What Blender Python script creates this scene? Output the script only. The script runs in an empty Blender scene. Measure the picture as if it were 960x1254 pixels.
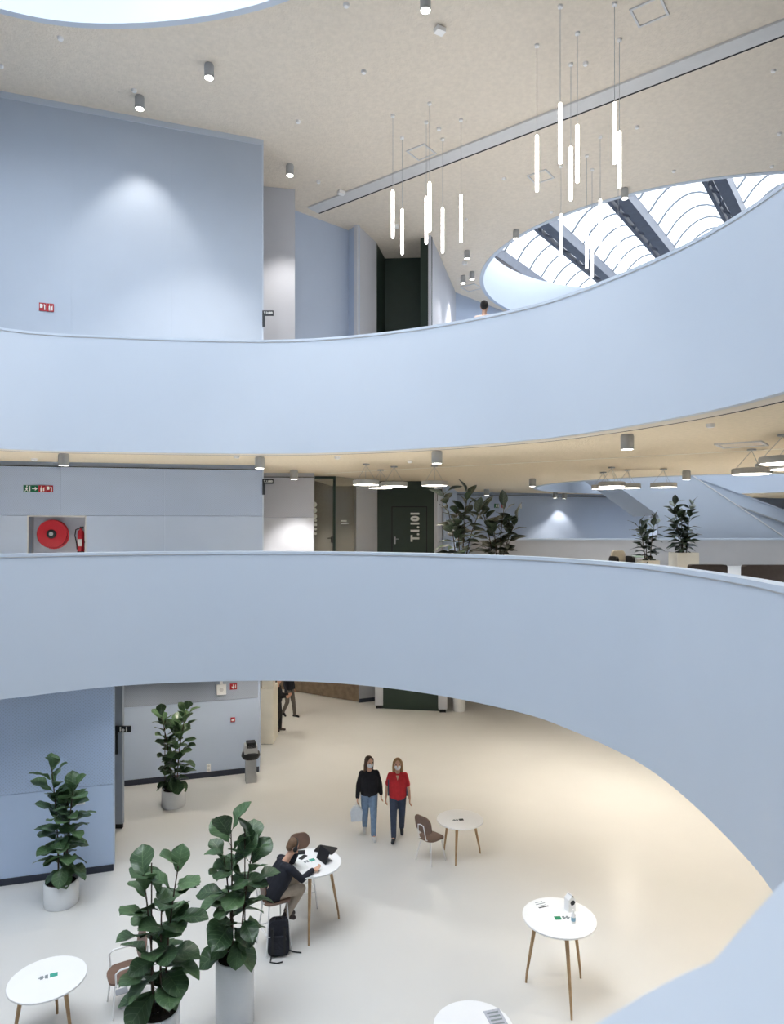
import bpy, bmesh, math, random
from mathutils import Vector, Matrix
from mathutils.geometry import delaunay_2d_cdt
R = random.Random(7)
PI = math.pi
sc = bpy.context.scene
C = sc.collection
# ------------------------------------------------------------------ camera
EYE, F, CX, HY = 6.43, 830.0, 480.0, 646.0       # eye height, focal length in px, principal column, horizon row
cam_d = bpy.data.cameras.new('camera'); cam = bpy.data.objects.new('camera', cam_d); C.objects.link(cam)
cam.location = (0, 0, EYE); cam.rotation_euler = (PI/2, 0, 0)
cam_d.sensor_width = 36; cam_d.lens = F/1254*36; cam_d.shift_y = (HY-627)/1254; cam_d.clip_start = .05; cam_d.clip_end = 300
cam_d.dof.use_dof = True; cam_d.dof.focus_distance = 13; cam_d.dof.aperture_fstop = 4.0
sc.camera = cam
sc.view_settings.view_transform = 'Standard'; sc.view_settings.look = 'None'
sc.view_settings.exposure = 0.4; sc.view_settings.gamma = 1; sc.view_settings.use_curve_mapping = False
# ------------------------------------------------------------------ sky and daylight
w = bpy.data.worlds.new('overcast_sky'); sc.world = w; w.use_nodes = True
w.node_tree.nodes['Background'].inputs[0].default_value = (.92, .96, 1, 1)
w.node_tree.nodes['Background'].inputs[1].default_value = 2.2

def area(name, loc, sx, sy, power, col, rot=(0, 0, 0)):
    d = bpy.data.lights.new(name, 'AREA'); d.shape = 'RECTANGLE'; d.size = sx; d.size_y = sy; d.energy = power; d.color = col
    o = bpy.data.objects.new(name, d); C.objects.link(o); o.location = loc; o.rotation_euler = rot
    return o
area('daylight_main_skylight', (-4.2, 4.8, 21.6), 15, 10.5, 2900, (.91, .96, 1))
area('daylight_far_skylight', (12, 27, 21.6), 19, 17, 1800, (.91, .96, 1))

# ------------------------------------------------------------------ helpers
def lin(c):
    return tuple(((v/255)/12.92 if v/255 <= .04045 else ((v/255+.055)/1.055)**2.4) for v in c)
MATS = {}
def mat(name, rgb, rough=.5, var=.06, scale=6, bump=0, bscale=40, metal=0, emit=0, alpha=1, spec=.5, rgb2=None, perf=0, coat=0, trans=0):
    if name in MATS: return MATS[name]
    m = bpy.data.materials.new(name); m.use_nodes = True; nt = m.node_tree; N = nt.nodes; L = nt.links
    b = N['Principled BSDF']; col = lin(rgb)
    b.inputs['Roughness'].default_value = rough; b.inputs['Metallic'].default_value = metal
    b.inputs['Specular IOR Level'].default_value = spec; b.inputs['Coat Weight'].default_value = coat
    b.inputs['Alpha'].default_value = alpha; b.inputs['Transmission Weight'].default_value = trans
    tc = N.new('ShaderNodeTexCoord'); nz = N.new('ShaderNodeTexNoise'); nz.inputs['Scale'].default_value = scale
    nz.inputs['Detail'].default_value = 4
    L.new(tc.outputs['Object'], nz.inputs['Vector'])
    rp = N.new('ShaderNodeValToRGB'); rp.color_ramp.elements[0].position = .3; rp.color_ramp.elements[1].position = .7
    c2 = lin(rgb2) if rgb2 else tuple(min(1, v*(1+var)) for v in col)
    c1 = col if rgb2 else tuple(v*(1-var) for v in col)
    rp.color_ramp.elements[0].color = (*c1, 1); rp.color_ramp.elements[1].color = (*c2, 1)
    L.new(nz.outputs['Fac'], rp.inputs['Fac']); out = rp.outputs['Color']
    if perf:      # rows of fine perforations, drilled along the panel
        sp = N.new('ShaderNodeSeparateXYZ'); L.new(tc.outputs['Object'], sp.inputs[0])
        def sn(sock):
            k = N.new('ShaderNodeMath'); k.operation = 'MULTIPLY'; k.inputs[1].default_value = 2*PI/perf; L.new(sock, k.inputs[0])
            s = N.new('ShaderNodeMath'); s.operation = 'SINE'; L.new(k.outputs[0], s.inputs[0]); return s.outputs[0]
        q = N.new('ShaderNodeMath'); q.operation = 'MULTIPLY'; L.new(sn(sp.outputs[0]), q.inputs[0]); L.new(sn(sp.outputs[2]), q.inputs[1])
        g = N.new('ShaderNodeMath'); g.operation = 'GREATER_THAN'; g.inputs[1].default_value = .35; L.new(q.outputs[0], g.inputs[0])
        mx = N.new('ShaderNodeMix'); mx.data_type = 'RGBA'; L.new(g.outputs[0], mx.inputs['Factor'])
        L.new(out, mx.inputs[6]); mx.inputs[7].default_value = (*[v*.86 for v in col], 1); out = mx.outputs[2]
    L.new(out, b.inputs['Base Color'])
    if bump:
        n2 = N.new('ShaderNodeTexNoise'); n2.inputs['Scale'].default_value = bscale; n2.inputs['Detail'].default_value = 3
        L.new(tc.outputs['Object'], n2.inputs['Vector'])
        bp = N.new('ShaderNodeBump'); bp.inputs['Strength'].default_value = bump; bp.inputs['Distance'].default_value = .02
        L.new(n2.outputs['Fac'], bp.inputs['Height']); L.new(bp.outputs['Normal'], b.inputs['Normal'])
    if emit:
        b.inputs['Emission Color'].default_value = (*col, 1); b.inputs['Emission Strength'].default_value = emit
    MATS[name] = m; return m

class MB:
    """collects geometry; build() links it as ONE mesh object"""
    def __init__(s): s.v = []; s.f = []; s.uv = None
    def add(s, vs, fs, xf=None):
        o = len(s.v); s.v += [tuple(xf(v)) if xf else tuple(v) for v in vs]; s.f += [tuple(i+o for i in f) for f in fs]; return s
    def box(s, x0, x1, y0, y1, z0, z1, xf=None):
        return s.add([(x, y, z) for x in (x0, x1) for y in (y0, y1) for z in (z0, z1)],
                     [(0, 1, 3, 2), (4, 6, 7, 5), (0, 4, 5, 1), (2, 3, 7, 6), (0, 2, 6, 4), (1, 5, 7, 3)], xf)
    def prism(s, pts, h0, h1, xf=None):       # pts in (a, b), extruded along the third axis: xf maps (a, b, h)
        n = len(pts)
        return s.add([(p[0], p[1], h0) for p in pts]+[(p[0], p[1], h1) for p in pts],
                     [tuple(range(n))[::-1], tuple(range(n, 2*n))]+[(i, (i+1) % n, n+(i+1) % n, n+i) for i in range(n)], xf)
    def lathe(s, prof, n=24, c=(0, 0, 0), cap=True, xf=None):
        vs = [(c[0]+r*math.cos(2*PI*k/n), c[1]+r*math.sin(2*PI*k/n), c[2]+z) for r, z in prof for k in range(n)]
        fs = [(j*n+k, j*n+(k+1) % n, (j+1)*n+(k+1) % n, (j+1)*n+k) for j in range(len(prof)-1) for k in range(n)]
        if cap: fs += [tuple(range(n))[::-1], tuple((len(prof)-1)*n+k for k in range(n))]
        return s.add(vs, fs, xf)
    def tube(s, pts, r, n=8, xf=None):        # r number or list
        pts = [Vector(p) for p in pts]; m = len(pts); rs = r if isinstance(r, (list, tuple)) else [r]*m
        vs = []
        t0 = (pts[1]-pts[0]).normalized(); a = t0.orthogonal().normalized()
        for i, p in enumerate(pts):
            t = (pts[min(i+1, m-1)]-pts[max(i-1, 0)]).normalized()
            a = (a-t*a.dot(t)); a = a.normalized() if a.length > 1e-6 else t.orthogonal().normalized(); b = t.cross(a)
            vs += [p+(a*math.cos(2*PI*k/n)+b*math.sin(2*PI*k/n))*rs[i] for k in range(n)]
        fs = [(j*n+k, j*n+(k+1) % n, (j+1)*n+(k+1) % n, (j+1)*n+k) for j in range(m-1) for k in range(n)]
        fs += [tuple(range(n))[::-1], tuple((m-1)*n+k for k in range(n))]
        return s.add(vs, fs, xf)
    def ball(s, c, r, n=14, m=9, xf=None):
        rx, ry, rz = r if isinstance(r, (list, tuple)) else (r, r, r)
        vs = [(c[0], c[1], c[2]-rz)]+[(c[0]+rx*math.cos(2*PI*k/n)*math.sin(PI*j/m), c[1]+ry*math.sin(2*PI*k/n)*math.sin(PI*j/m), c[2]-rz*math.cos(PI*j/m)) for j in range(1, m) for k in range(n)]+[(c[0], c[1], c[2]+rz)]
        fs = [(0, 1+(k+1) % n, 1+k) for k in range(n)]
        fs += [(1+j*n+k, 1+j*n+(k+1) % n, 1+(j+1)*n+(k+1) % n, 1+(j+1)*n+k) for j in range(m-2) for k in range(n)]
        e = len(vs)-1; fs += [(1+(m-2)*n+k, 1+(m-2)*n+(k+1) % n, e) for k in range(n)]
        return s.add(vs, fs, xf)
    def mesh(s, name, smooth=False):
        me = bpy.data.meshes.new(name); me.from_pydata(s.v, [], s.f); me.validate()
        bm = bmesh.new(); bm.from_mesh(me); bmesh.ops.recalc_face_normals(bm, faces=bm.faces)
        if smooth:
            for f in bm.faces: f.smooth = True
            for e in bm.edges:
                if len(e.link_faces) == 2 and e.calc_face_angle(0) > .7: e.smooth = False
        bm.to_mesh(me); bm.free(); return me
    def build(s, name, m, parent=None, smooth=False, label=None):
        return link(name, s.mesh(name, smooth), m, parent, label)

def link(name, me, m, parent=None, label=None):
    o = bpy.data.objects.new(name, me); C.objects.link(o)
    if m and not me.materials: me.materials.append(m)
    if parent: o.parent = parent
    if label: o['label'] = label
    return o
def thing(name, label, cat, loc=(0, 0, 0), rz=0, group=None):
    o = bpy.data.objects.new(name, None); C.objects.link(o); o.location = loc; o.rotation_euler = (0, 0, rz); o.empty_display_size = .1
    return tag(o, label, cat, group)
def tag(o, label, cat, group=None):
    o['label'] = label; o['category'] = cat
    if group: o['group'] = group
    return o
def struct(o, label=None):
    o['kind'] = 'structure'
    if label: o['label'] = label
    return o
def sroot(name, label=None, loc=(0, 0, 0)):
    o = bpy.data.objects.new(name, None); C.objects.link(o); o.location = loc; return struct(o, label)
def copy_tree(o, parent=None):
    c = o.copy(); C.objects.link(c); c.parent = parent
    for ch in list(o.children): copy_tree(ch, c)
    return c
def atY(x, y, Y): return Vector(((x-CX)/F*Y, Y, EYE-(y-HY)/F*Y))
def atZ(x, y, z):
    Y = F*(EYE-z)/(y-HY); return Vector(((x-CX)/F*Y, Y, z))
class Frame:      # a vertical wall frame: s along the wall, d out of its front face (towards the atrium), z up
    def __init__(s, p0, p1):
        s.o = Vector((p0[0], p0[1], 0)); v = Vector((p1[0]-p0[0], p1[1]-p0[1], 0)); s.len = v.length; s.u = v.normalized()
        s.n = Vector((s.u.y, -s.u.x, 0))
        if s.n.dot(-s.o) < 0: s.n = -s.n
    def __call__(s, p): return s.o+s.u*p[0]+s.n*p[1]+Vector((0, 0, p[2]))
    def S(s, x):     # where the sight line of photo column x meets the wall
        k = (x-CX)/F; return (k*s.o.y-s.o.x)/(s.u.x-k*s.u.y)
    def hit(s, x, y):
        q = s.S(x); p = s((q, 0, 0)); return q, EYE-(y-HY)/F*p.y
    def rotz(s): return math.atan2(s.u.y, s.u.x)

# ------------------------------------------------------------------ materials
BLUE = mat('pale_blue_lacquer', (208, 218, 231), .45, .012, .8, spec=.35)
BLUEW = mat('pale_blue_panel', (194, 208, 230), .55, .015, 1.2, spec=.3)
PERF = mat('pale_blue_perforated_panel', (184, 199, 224), .6, .015, 1.2, spec=.3, perf=.05)
GREYW = mat('pale_lilac_grey_panel', (206, 209, 218), .6, .015, 1.5, spec=.3)
GREYP = mat('pale_lilac_grey_perforated_panel', (192, 195, 206), .6, .015, 1.5, spec=.3, perf=.05)
CEIL = mat('sprayed_acoustic_plaster_ceiling', (232, 222, 208), .95, .045, 9, .7, 22, spec=.1)
CEIL1 = mat('sprayed_acoustic_plaster_ceiling_warm', (232, 218, 194), .95, .05, 12, .7, 26, spec=.1)
SOFF = mat('smooth_soffit_paint', (226, 218, 206), .8, .03, 3)
FLOOR = mat('cream_resin_floor', (216, 215, 212), .3, .02, .7, .02, 6, spec=.45)
WHITE = mat('white_lacquer', (246, 246, 246), .35, .015, 3)
POT = mat('white_glazed_planter', (240, 242, 244), .25, .015, 3)
CREAM = mat('cream_laminate', (232, 225, 210), .5, .03, 3)
GREEN = mat('dark_green_panel', (42, 58, 50), .5, .08, 3)
FRAME = mat('dark_green_frame', (28, 50, 40), .45, .05, 5)
DARK = mat('charcoal_metal', (40, 44, 50), .5, .08, 8)
GAP = mat('black_shadow_gap', (22, 23, 26), .8, .05, 5)
BASEB = mat('dark_navy_baseboard', (46, 52, 66), .5, .05, 4)
STEEL = mat('galvanised_grey_steel', (128, 134, 144), .45, .1, 6, metal=.3)
LAMPG = mat('satin_grey_aluminium', (178, 180, 182), .45, .04, 10, metal=.1)
CHAN = mat('light_grey_channel', (216, 216, 217), .55, .03, 4)
GLOW = mat('glowing_white_lens', (255, 250, 240), .5, .0, 3, emit=9)
TUBE = mat('glowing_opal_tube', (255, 250, 244), .5, .0, 3, emit=9)
DIFF = mat('glowing_opal_disc', (255, 246, 232), .5, .0, 3, emit=9)
WOOD = mat('oiled_oak_leg', (190, 158, 118), .5, .14, 9, rgb2=(168, 134, 96))
WALNUT = mat('brown_moulded_ply', (122, 96, 82), .5, .1, 9)
SOIL = mat('dark_potting_soil', (48, 36, 32), .95, .3, 30, .8, 50)
BLACK = mat('matt_black_plastic', (24, 25, 28), .5, .1, 10)
RED = mat('signal_red_enamel', (186, 30, 44), .4, .05, 8)
SIGNW = mat('white_sign_print', (236, 238, 236), .6, .01, 5)
SIGNG = mat('green_sign_print', (16, 104, 72), .6, .02, 5)
SIGNR = mat('red_sign_print', (176, 36, 48), .6, .02, 5)
TEAL = mat('teal_sticker_print', (60, 160, 140), .6, .02, 5)
SKIN = mat('skin', (214, 168, 142), .55, .04, 12)

# ------------------------------------------------------------------ levels and plan curves
Z1, ZB1, ZP1 = EYE-1.55, EYE-2.90, EYE-.45            # gallery floor, underside of its band, its parapet top
ZC1, ZB2, Z2, ZP2 = EYE+1.65, EYE+1.62, EYE+3.0, EYE+4.10
ZC2, ZF2 = EYE+10.2, EYE+12.1
def smooth_curve(pts, per=10):
    n = len(pts); out = []
    for i in range(n):
        p0, p1, p2, p3 = [Vector(pts[(i+k) % n]) for k in (-1, 0, 1, 2)]
        for j in range(per):
            t = j/per
            out.append(.5*((2*p1)+(p2-p0)*t+(2*p0-5*p1+4*p2-p3)*t*t+(3*p1-p0-3*p2+p3)*t**3))
    for _ in range(3): out = [(out[k-1]+2*out[k]+out[(k+1) % len(out)])/4 for k in range(len(out))]
    return out
def band_pts(H, lst): return [((x-CX)/F*(F*H/h), F*H/h) for x, h in lst]
B1 = band_pts(2.45, [(0, 178), (160, 163), (320, 158.5), (427, 162), (533, 173), (640, 192), (700, 210), (760, 233), (800, 253), (840, 280), (880, 312), (920, 348), (948, 379)])
B1 += [(2.75, 4.0), (1.75, 2.1), (.476, .823), (.207, .614), (-1.0, -.15), (-3.4, -.9), (-6.8, -.4), (-9.6, 2.4), (-10.4, 6.2), (-9.3, 9.6)]
B2 = band_pts(2.48, [(0, 148), (160, 141.5), (320, 139), (427, 142), (533, 150), (640, 163), (700, 174), (760, 188), (820, 204), (880, 223), (960, 255)])
B2 += [(4.75, 6.3), (4.3, 3.8), (2.9, 1.4), (.2, -.3), (-3.6, -1.2), (-7.6, -.6), (-10.8, 2.6), (-11.8, 7), (-10.6, 11.3)]
B3 = [(-7.7, 13.3), (-5.18, 13.68), (-2.37, 13.1), (-.4, 11.8), (1.0, 9.8), (1.6, 7.2), (1.2, 4), (-1.2, 1.2), (-5, 0), (-9, 1.8), (-11.4, 6.5), (-10.4, 11.2)]
O1, O2, O3 = smooth_curve(B1), smooth_curve(B2), smooth_curve(B3)
def ellipse(cx, cy, a, b, n=120): return [Vector((cx+a*math.cos(2*PI*k/n), cy+b*math.sin(2*PI*k/n))) for k in range(n)]
E2 = ellipse(12, 27, 8.3, 7.5); E1 = ellipse(13, 27, 7.1, 6.4)
def area2(p): return sum(p[i].x*p[(i+1) % len(p)].y-p[(i+1) % len(p)].x*p[i].y for i in range(len(p)))
def offset(p, d):       # outwards for d > 0
    n = len(p); sg = 1 if area2(p) > 0 else -1; out = []
    for i in range(n):
        t = (p[(i+1) % n]-p[i-1]).normalized(); out.append(p[i]+Vector((t.y, -t.x))*d*sg)
    return out
def inside(q, poly):
    c = False; n = len(poly); j = n-1
    for i in range(n):
        a, b = poly[i], poly[j]
        if (a[1] > q[1]) != (b[1] > q[1]) and q[0] < (b[0]-a[0])*(q[1]-a[1])/(b[1]-a[1])+a[0]: c = not c
        j = i
    return c
def plate(name, outer, holes, z0, z1, m, mtop=None):
    loops = [[Vector(p) for p in outer]]+holes; vs = []; es = []
    for lp in loops:
        o = len(vs); vs += [Vector((p[0], p[1])) for p in lp]; es += [(o+i, o+(i+1) % len(lp)) for i in range(len(lp))]
    V, E, T = delaunay_2d_cdt(vs, es, [], 0, 1e-5)[:3]
    fs = []
    for t in T:
        c = sum((V[i] for i in t), Vector((0, 0)))/3
        if inside(c, outer) and not any(inside(c, h) for h in holes): fs.append(tuple(t))
    n = len(V); b = MB()
    allf = [f[::-1] for f in fs]+[tuple(i+n for i in f) for f in fs]
    from collections import Counter
    cnt = Counter(tuple(sorted((f[i], f[(i+1) % 3]))) for f in fs for i in range(3))
    allf += [(e[0], e[1], e[1]+n, e[0]+n) for e, c in cnt.items() if c == 1]
    b.add([(v.x, v.y, z0) for v in V]+[(v.x, v.y, z1) for v in V], allf)
    o = b.build(name, m)
    if mtop:
        o.data.materials.append(mtop)
        for p in o.data.polygons:
            if p.normal.z > .5: p.material_index = 1
    return o
def ring(name, curve, d0, d1, z0, z1, m, parent=None):
    a, c = offset(curve, d0), offset(curve, d1); n = len(a); b = MB()
    b.add([(p.x, p.y, z0) for p in a]+[(p.x, p.y, z1) for p in a]+[(p.x, p.y, z1) for p in c]+[(p.x, p.y, z0) for p in c],
          [(k*n+i, k*n+(i+1) % n, ((k+1) % 4)*n+(i+1) % n, ((k+1) % 4)*n+i) for k in range(4) for i in range(n)])
    return b.build(name, m, parent, smooth=True)
OUT = [(-19, -8), (26, -8), (26, 44), (-19, 44)]
# ------------------------------------------------------------------ large structure
struct(plate('floor', OUT, [], -.3, 0, FLOOR), 'smooth cream resin floor of the ground level')
HOLE1 = [Vector(p) for p in ((3.2, 27.85), (24, 27.85), (24, 33), (3.6, 31.5))]
struct(plate('floor_gallery', OUT, [offset(O1, .1), HOLE1], ZB1+.03, Z1, SOFF, FLOOR), 'gallery floor slab of the first level')
struct(plate('ceiling_gallery', OUT, [offset(O2, .1), offset(E1, .1)], ZC1, Z2, CEIL1, FLOOR), 'beige rough plaster ceiling over the first gallery')
struct(plate('ceiling_upper', OUT, [offset(O3, .02), offset(E2, .02)], ZC2, ZC2+.5, CEIL), 'beige rough plaster ceiling over the upper gallery')
def balustrade(name, curve, zb, zp, label, zfl):
    o = sroot(name, label)
    ring('band', curve, 0, .12, zb, zp-.05, BLUE, o)
    ring('coping', curve, -.015, .15, zp-.05, zp, BLUE, o)
    ring('coping_joint', curve, -.004, .13, zp-.065, zp-.05, CHAN, o)
    ring('soffit_strip', curve, .1, .42, zb, zb+.06, SOFF, o)
    ring('shadow_gap', curve, .42, .5, zb+.004, zb+.06, GAP, o)
    return o
balustrade('wall_balustrade_gallery', O1, ZB1, ZP1, 'curved pale blue balustrade band around the first gallery opening', Z1)
balustrade('wall_balustrade_upper', O2, ZB2, ZP2, 'curved pale blue balustrade band around the upper gallery opening', Z2)
struct(ring('wall_skylight_main', O3, 0, .15, ZC2-.02, ZF2, BLUE), 'pale blue curved upstand of the main roof opening')
struct(ring('wall_skylight_far', E2, 0, .15, ZC2-.02, ZF2, BLUE), 'pale blue curved upstand of the far roof opening')
struct(ring('wall_far_opening', E1, 0, .15, ZC1-.02, ZP2, BLUE), 'pale blue fascia of the far opening above the stair')
for nm, b in (('wall_left', (-19.2, -19, -8, 44)), ('wall_right', (26, 26.2, -8, 44)), ('wall_front', (-19, 26, -8.2, -8)), ('wall_back', (-19, 26, 44, 44.2))):
    struct(MB().box(*b, 0, ZC2+.5).build(nm, BLUEW), 'plain pale blue outer wall of the hall')
# movement joint channels in the two ceilings
def channel(name, pa, pb, wd, z, label):
    f = Frame(pa, pb); o = sroot(name, label); L = f.len
    MB().box(0, L, -wd, 0, z-.05, z+.1, f).build('cover_plate', CHAN, o)
    MB().box(0, L, -wd-.09, -wd, z-.03, z+.1, f).build('slot', GAP, o)
    return o
pa, pb = atZ(384, 250, ZC2), atZ(960, 22, ZC2); dv = (pb-pa)*.35
channel('trim_1', pa-(pb-pa)*.02, pb+dv, .46, ZC2, 'straight light grey channel with a dark slot across the upper ceiling')
o = sroot('trim_2', 'pale straight joint strip across the gallery ceiling')
pa, pb = atZ(400, 580, ZC1), atZ(960, 550, ZC1); f = Frame(pa, pb+(pb-pa)*.5)
MB().box(0, f.len, 0, .16, ZC1-.006, ZC1+.1, f).build('cover_strip', mat('pale_joint_strip', (240, 232, 214), .7, .02, 4), o)

# ------------------------------------------------------------------ roof glazing on steel trusses
UD = Vector((.592, .806, 0)); VD = Vector((.806, -.592, 0)); SP = 4.0*.806          # along the trusses, across them
PANE = bpy.data.materials.new('opal_roof_glazing'); PANE.use_nodes = True
nt = PANE.node_tree; nt.nodes.clear(); N = nt.nodes
mo = N.new('ShaderNodeOutputMaterial'); mx = N.new('ShaderNodeMixShader'); tr = N.new('ShaderNodeBsdfTransparent'); tl = N.new('ShaderNodeBsdfTranslucent')
nz = N.new('ShaderNodeTexNoise'); nz.inputs['Scale'].default_value = 1.5; rp = N.new('ShaderNodeValToRGB')
rp.color_ramp.elements[0].color = (.86, .9, .94, 1); rp.color_ramp.elements[1].color = (.95, .97, 1, 1)
nt.links.new(nz.outputs['Fac'], rp.inputs['Fac']); nt.links.new(rp.outputs['Color'], tl.inputs['Color'])
tr.inputs['Color'].default_value = (.95, .97, 1, 1)
mx.inputs[0].default_value = .3; nt.links.new(tr.outputs[0], mx.inputs[1]); nt.links.new(tl.outputs[0], mx.inputs[2]); nt.links.new(mx.outputs[0], mo.inputs[0])
BAR = mat('white_glazing_bar', (120, 128, 138), .5, .03, 5)
ZT = ZF2+.15
def skylight(name, label, c, kmin, kmax, u0, u1, du):
    root = sroot(name, label)
    base = Vector((8.4, 25.2, 0))
    na = 8; rise = .95; half = SP/2-.3
    arc = [(-half+2*half*i/na, rise*math.sin(PI*(i+.0)/na)**.8) for i in range(na+1)]
    pm = MB(); th = .03
    vs = []
    for du_ in (0.03, du-.03):
        for a, h in arc: vs.append((a, du_, h))
    pm.add(vs, [(i, i+1, na+2+i, na+1+i) for i in range(na)]); pme = pm.mesh('pane', True); pme.materials.append(PANE)
    bme = MB().tube([(a, 0, h) for a, h in arc], .055, 5).mesh('glazing_bar', True); bme.materials.append(BAR)
    rot = math.atan2(VD.y, VD.x)
    # local x = across (VD), local y = along; make local y point along UD
    M = Matrix(((VD.x, UD.x, 0, 0), (VD.y, UD.y, 0, 0), (0, 0, 1, 0), (0, 0, 0, 1)))
    for k in range(kmin, kmax):
        mid = base+VD*(SP*(k+.5))
        n = int((u1-u0)/du)
        for i in range(n+1):
            p = mid+UD*(u0+i*du)+Vector((0, 0, ZT+.5))
            g = link('glazing_bar', bme, None, root); g.matrix_basis = Matrix.Translation(p) @ M
            if i < n:
                g = link('pane', pme, None, root); g.matrix_basis = Matrix.Translation(p) @ M
    for k in range(kmin, kmax+1):
        p = base+VD*(SP*k); T = Matrix.Translation(p+Vector((0, 0, ZT))) @ M
        xf = lambda q: T @ Vector(q)
        t = MB()
        t.box(-.46, -.32, u0, u1, 0, .2, xf); t.box(-.1, .3, u0, u1, 0, .5, xf); t.box(-.5, -.28, u0, u1, .4, .5, xf)
        for i in range(int((u1-u0)/2)):
            a = u0+i*2
            t.tube([(-.39, a, .1), (-.02, a+.9, .1)], .05, 4, xf); t.tube([(-.02, a+.9, .1), (-.39, a+1.8, .1)], .05, 4, xf); t.box(-.42, -.36, a, a+.06, .2, .45, xf)
        t.build('truss', STEELD, root)
    return root
STEELD = mat('slate_grey_truss_steel', (86, 92, 106), .5, .12, 3)
skylight('window_1', 'arched white roof glazing on dark steel trusses over the far opening', None, -3, 4, -6.5, 12.5, 1.35)
skylight('window_2', 'arched white roof glazing on dark steel trusses over the main opening', None, -5, 2, -28.5, -8.5, 1.9)
struct(MB().box(-19, 3.0, 14.2, 44, ZF2+.02, ZF2+.1).build('ceiling_roof', SOFF), 'roof deck')

# ------------------------------------------------------------------ walls of the core
def wall(name, p0, p1, z0, z1, m, label=None, thick=.3, zj=None, mlow=None, strip=0, base=None):
    """front face on p0->p1; zj splits it into an upper (m) and a lower (mlow) panel; strip = recessed shadow strip at the top"""
    f = Frame(p0, p1); root = sroot(name, label); rz = f.rotz(); root.location = f.o; root.rotation_euler = (0, 0, rz)
    sg = 1 if (f.n-Vector((-f.u.y, f.u.x, 0))).length < 1e-4 else -1
    def bx(nm, s0, s1, a, b, d0, d1, mm):
        return MB().box(s0, s1, d0*sg, d1*sg, a, b).build(nm, mm, root)
    zt = z1-strip
    if strip:
        bx('recessed_strip', 0, f.len, zt-.02, z1, -thick, -.08, BLUEW if mm_blue(m) else GREYW); bx('shadow_gap', 0, f.len, zt, zt+.02, -thick, -.01, GAP)
    n = max(1, round(f.len/2.4))
    for i in range(n):
        s0, s1 = f.len*i/n+.0007, f.len*(i+1)/n-.0007
        if zj:
            bx('upper_panel', s0, s1, zj+.004, zt, -thick, 0, m); bx('lower_panel', s0, s1, z0, zj-.004, -thick, 0, mlow)
        else: bx('panel', s0, s1, z0, zt, -thick, 0, m)
    if base: bx('baseboard', 0, f.len, z0, z0+base, -.01, .018, BASEB)
    return f, root, bx
def mm_blue(m): return m in (BLUE, BLUEW, PERF)
# upper gallery
cu = atZ(322, 172, ZC2); lu = atZ(0, 112, ZC2); lu = cu+(lu-cu)*1.5
FW2, rW2, bxW2 = wall('wall_upper_main', lu, cu, Z2, ZC2, mat('pale_blue_upper_panel', (190, 201, 216), .55, .015, 1.2, spec=.3), 'large pale blue wall of the upper gallery')
bxW2('top_trim', 0, FW2.len, ZC2-.14, ZC2, 0, .03, BLUE); bxW2('corner_trim', FW2.len-.03, FW2.len+.01, Z2, ZC2, -.3, .012, BLUE)
def poly_wall(name, a, b, zz, m, label=None, **k): return wall(name, a, b, zz[0], zz[1], m, label, **k)
L2 = (Z2, ZC2)
poly_wall('wall_upper_recess', (-4.6, 20.1), (-2.93, 20.45), L2, GREYW, 'pale lilac grey recess wall of the upper gallery')
poly_wall('wall_upper_recess_side', (-2.93, 20.45), (-3.12, 21.8), L2, GREYW, thick=.1)
poly_wall('wall_upper_panelled', (-3.12, 21.8), (-1.5, 23.26), L2, BLUEW, 'pale blue panelled wall beside the green recess of the upper gallery')
poly_wall('wall_upper_pier_return', (-1.5, 23.26), (-1.17, 22.85), L2, BLUEW, thick=.1)
poly_wall('wall_upper_pier', (-1.17, 22.8), (-.55, 24.3), L2, GREYW, 'pale pier left of the dark green recess', thick=.12)
poly_wall('wall_upper_green_side', (-.55, 24.3), (-.27, 25.7), L2, GREEN, thick=.1)
poly_wall('wall_upper_green', (-.4, 25.7), (1.3, 25.6), L2, GREEN, 'dark green recess wall of the upper gallery')
poly_wall('wall_upper_green_pier', (1.0, 23.9), (1.36, 23.7), L2, GREEN, thick=.12)
poly_wall('wall_upper_white_pier', (1.36, 23.65), (2.76, 29.4), L2, GREYW, 'pale pier right of the dark green recess', thick=.1)
poly_wall('wall_upper_far', (2.76, 29.4), (4.9, 31.6), L2, BLUEW, 'pale blue far wall of the upper gallery')
poly_wall('wall_upper_end', (4.9, 31.6), (9, 36), L2, BLUEW); poly_wall('wall_upper_rear', (9, 36), (26, 36), L2, BLUEW)
# first gallery
ZD = EYE+1.52
L1 = (Z1, ZC1); ZJ1 = EYE+.30
c1 = Vector((-3.42, 18.0)); d1 = Vector((-1, -.2)).normalized()
FW1 = Frame(c1+d1*15, c1)
root1 = sroot('wall_gallery_main', 'pale blue perforated wall of the first gallery with a fire niche'); 
s35, s104, s0w = FW1.S(35), FW1.S(104), 0
root1.location = FW1.o; root1.rotation_euler = (0, 0, FW1.rotz())
def b1(nm, s0, s1, z0, z1, d0, d1_, mm): return MB().box(s0, s1, -d1_, -d0, z0, z1).build(nm, mm, root1)
NZ0 = EYE-1.0
b1('lower_panel', 0, s35, Z1, ZJ1-.004, -.4, 0, BLUEW); b1('lower_panel', s104, FW1.len-2.5, Z1, ZJ1-.004, -.4, 0, BLUEW); b1('lower_panel', FW1.len-2.496, FW1.len, Z1, ZJ1-.004, -.4, 0, BLUEW)
b1('lower_panel', s35, s104, Z1, NZ0, -.4, 0, BLUEW)
b1('niche_back', s35, s104, NZ0, ZJ1, -.42, -.4, GREYW)
for i in range(6): b1('upper_panel', FW1.len*i/6+.002, FW1.len*(i+1)/6-.002, ZJ1+.004, ZD, -.4, 0, PERF)
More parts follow.
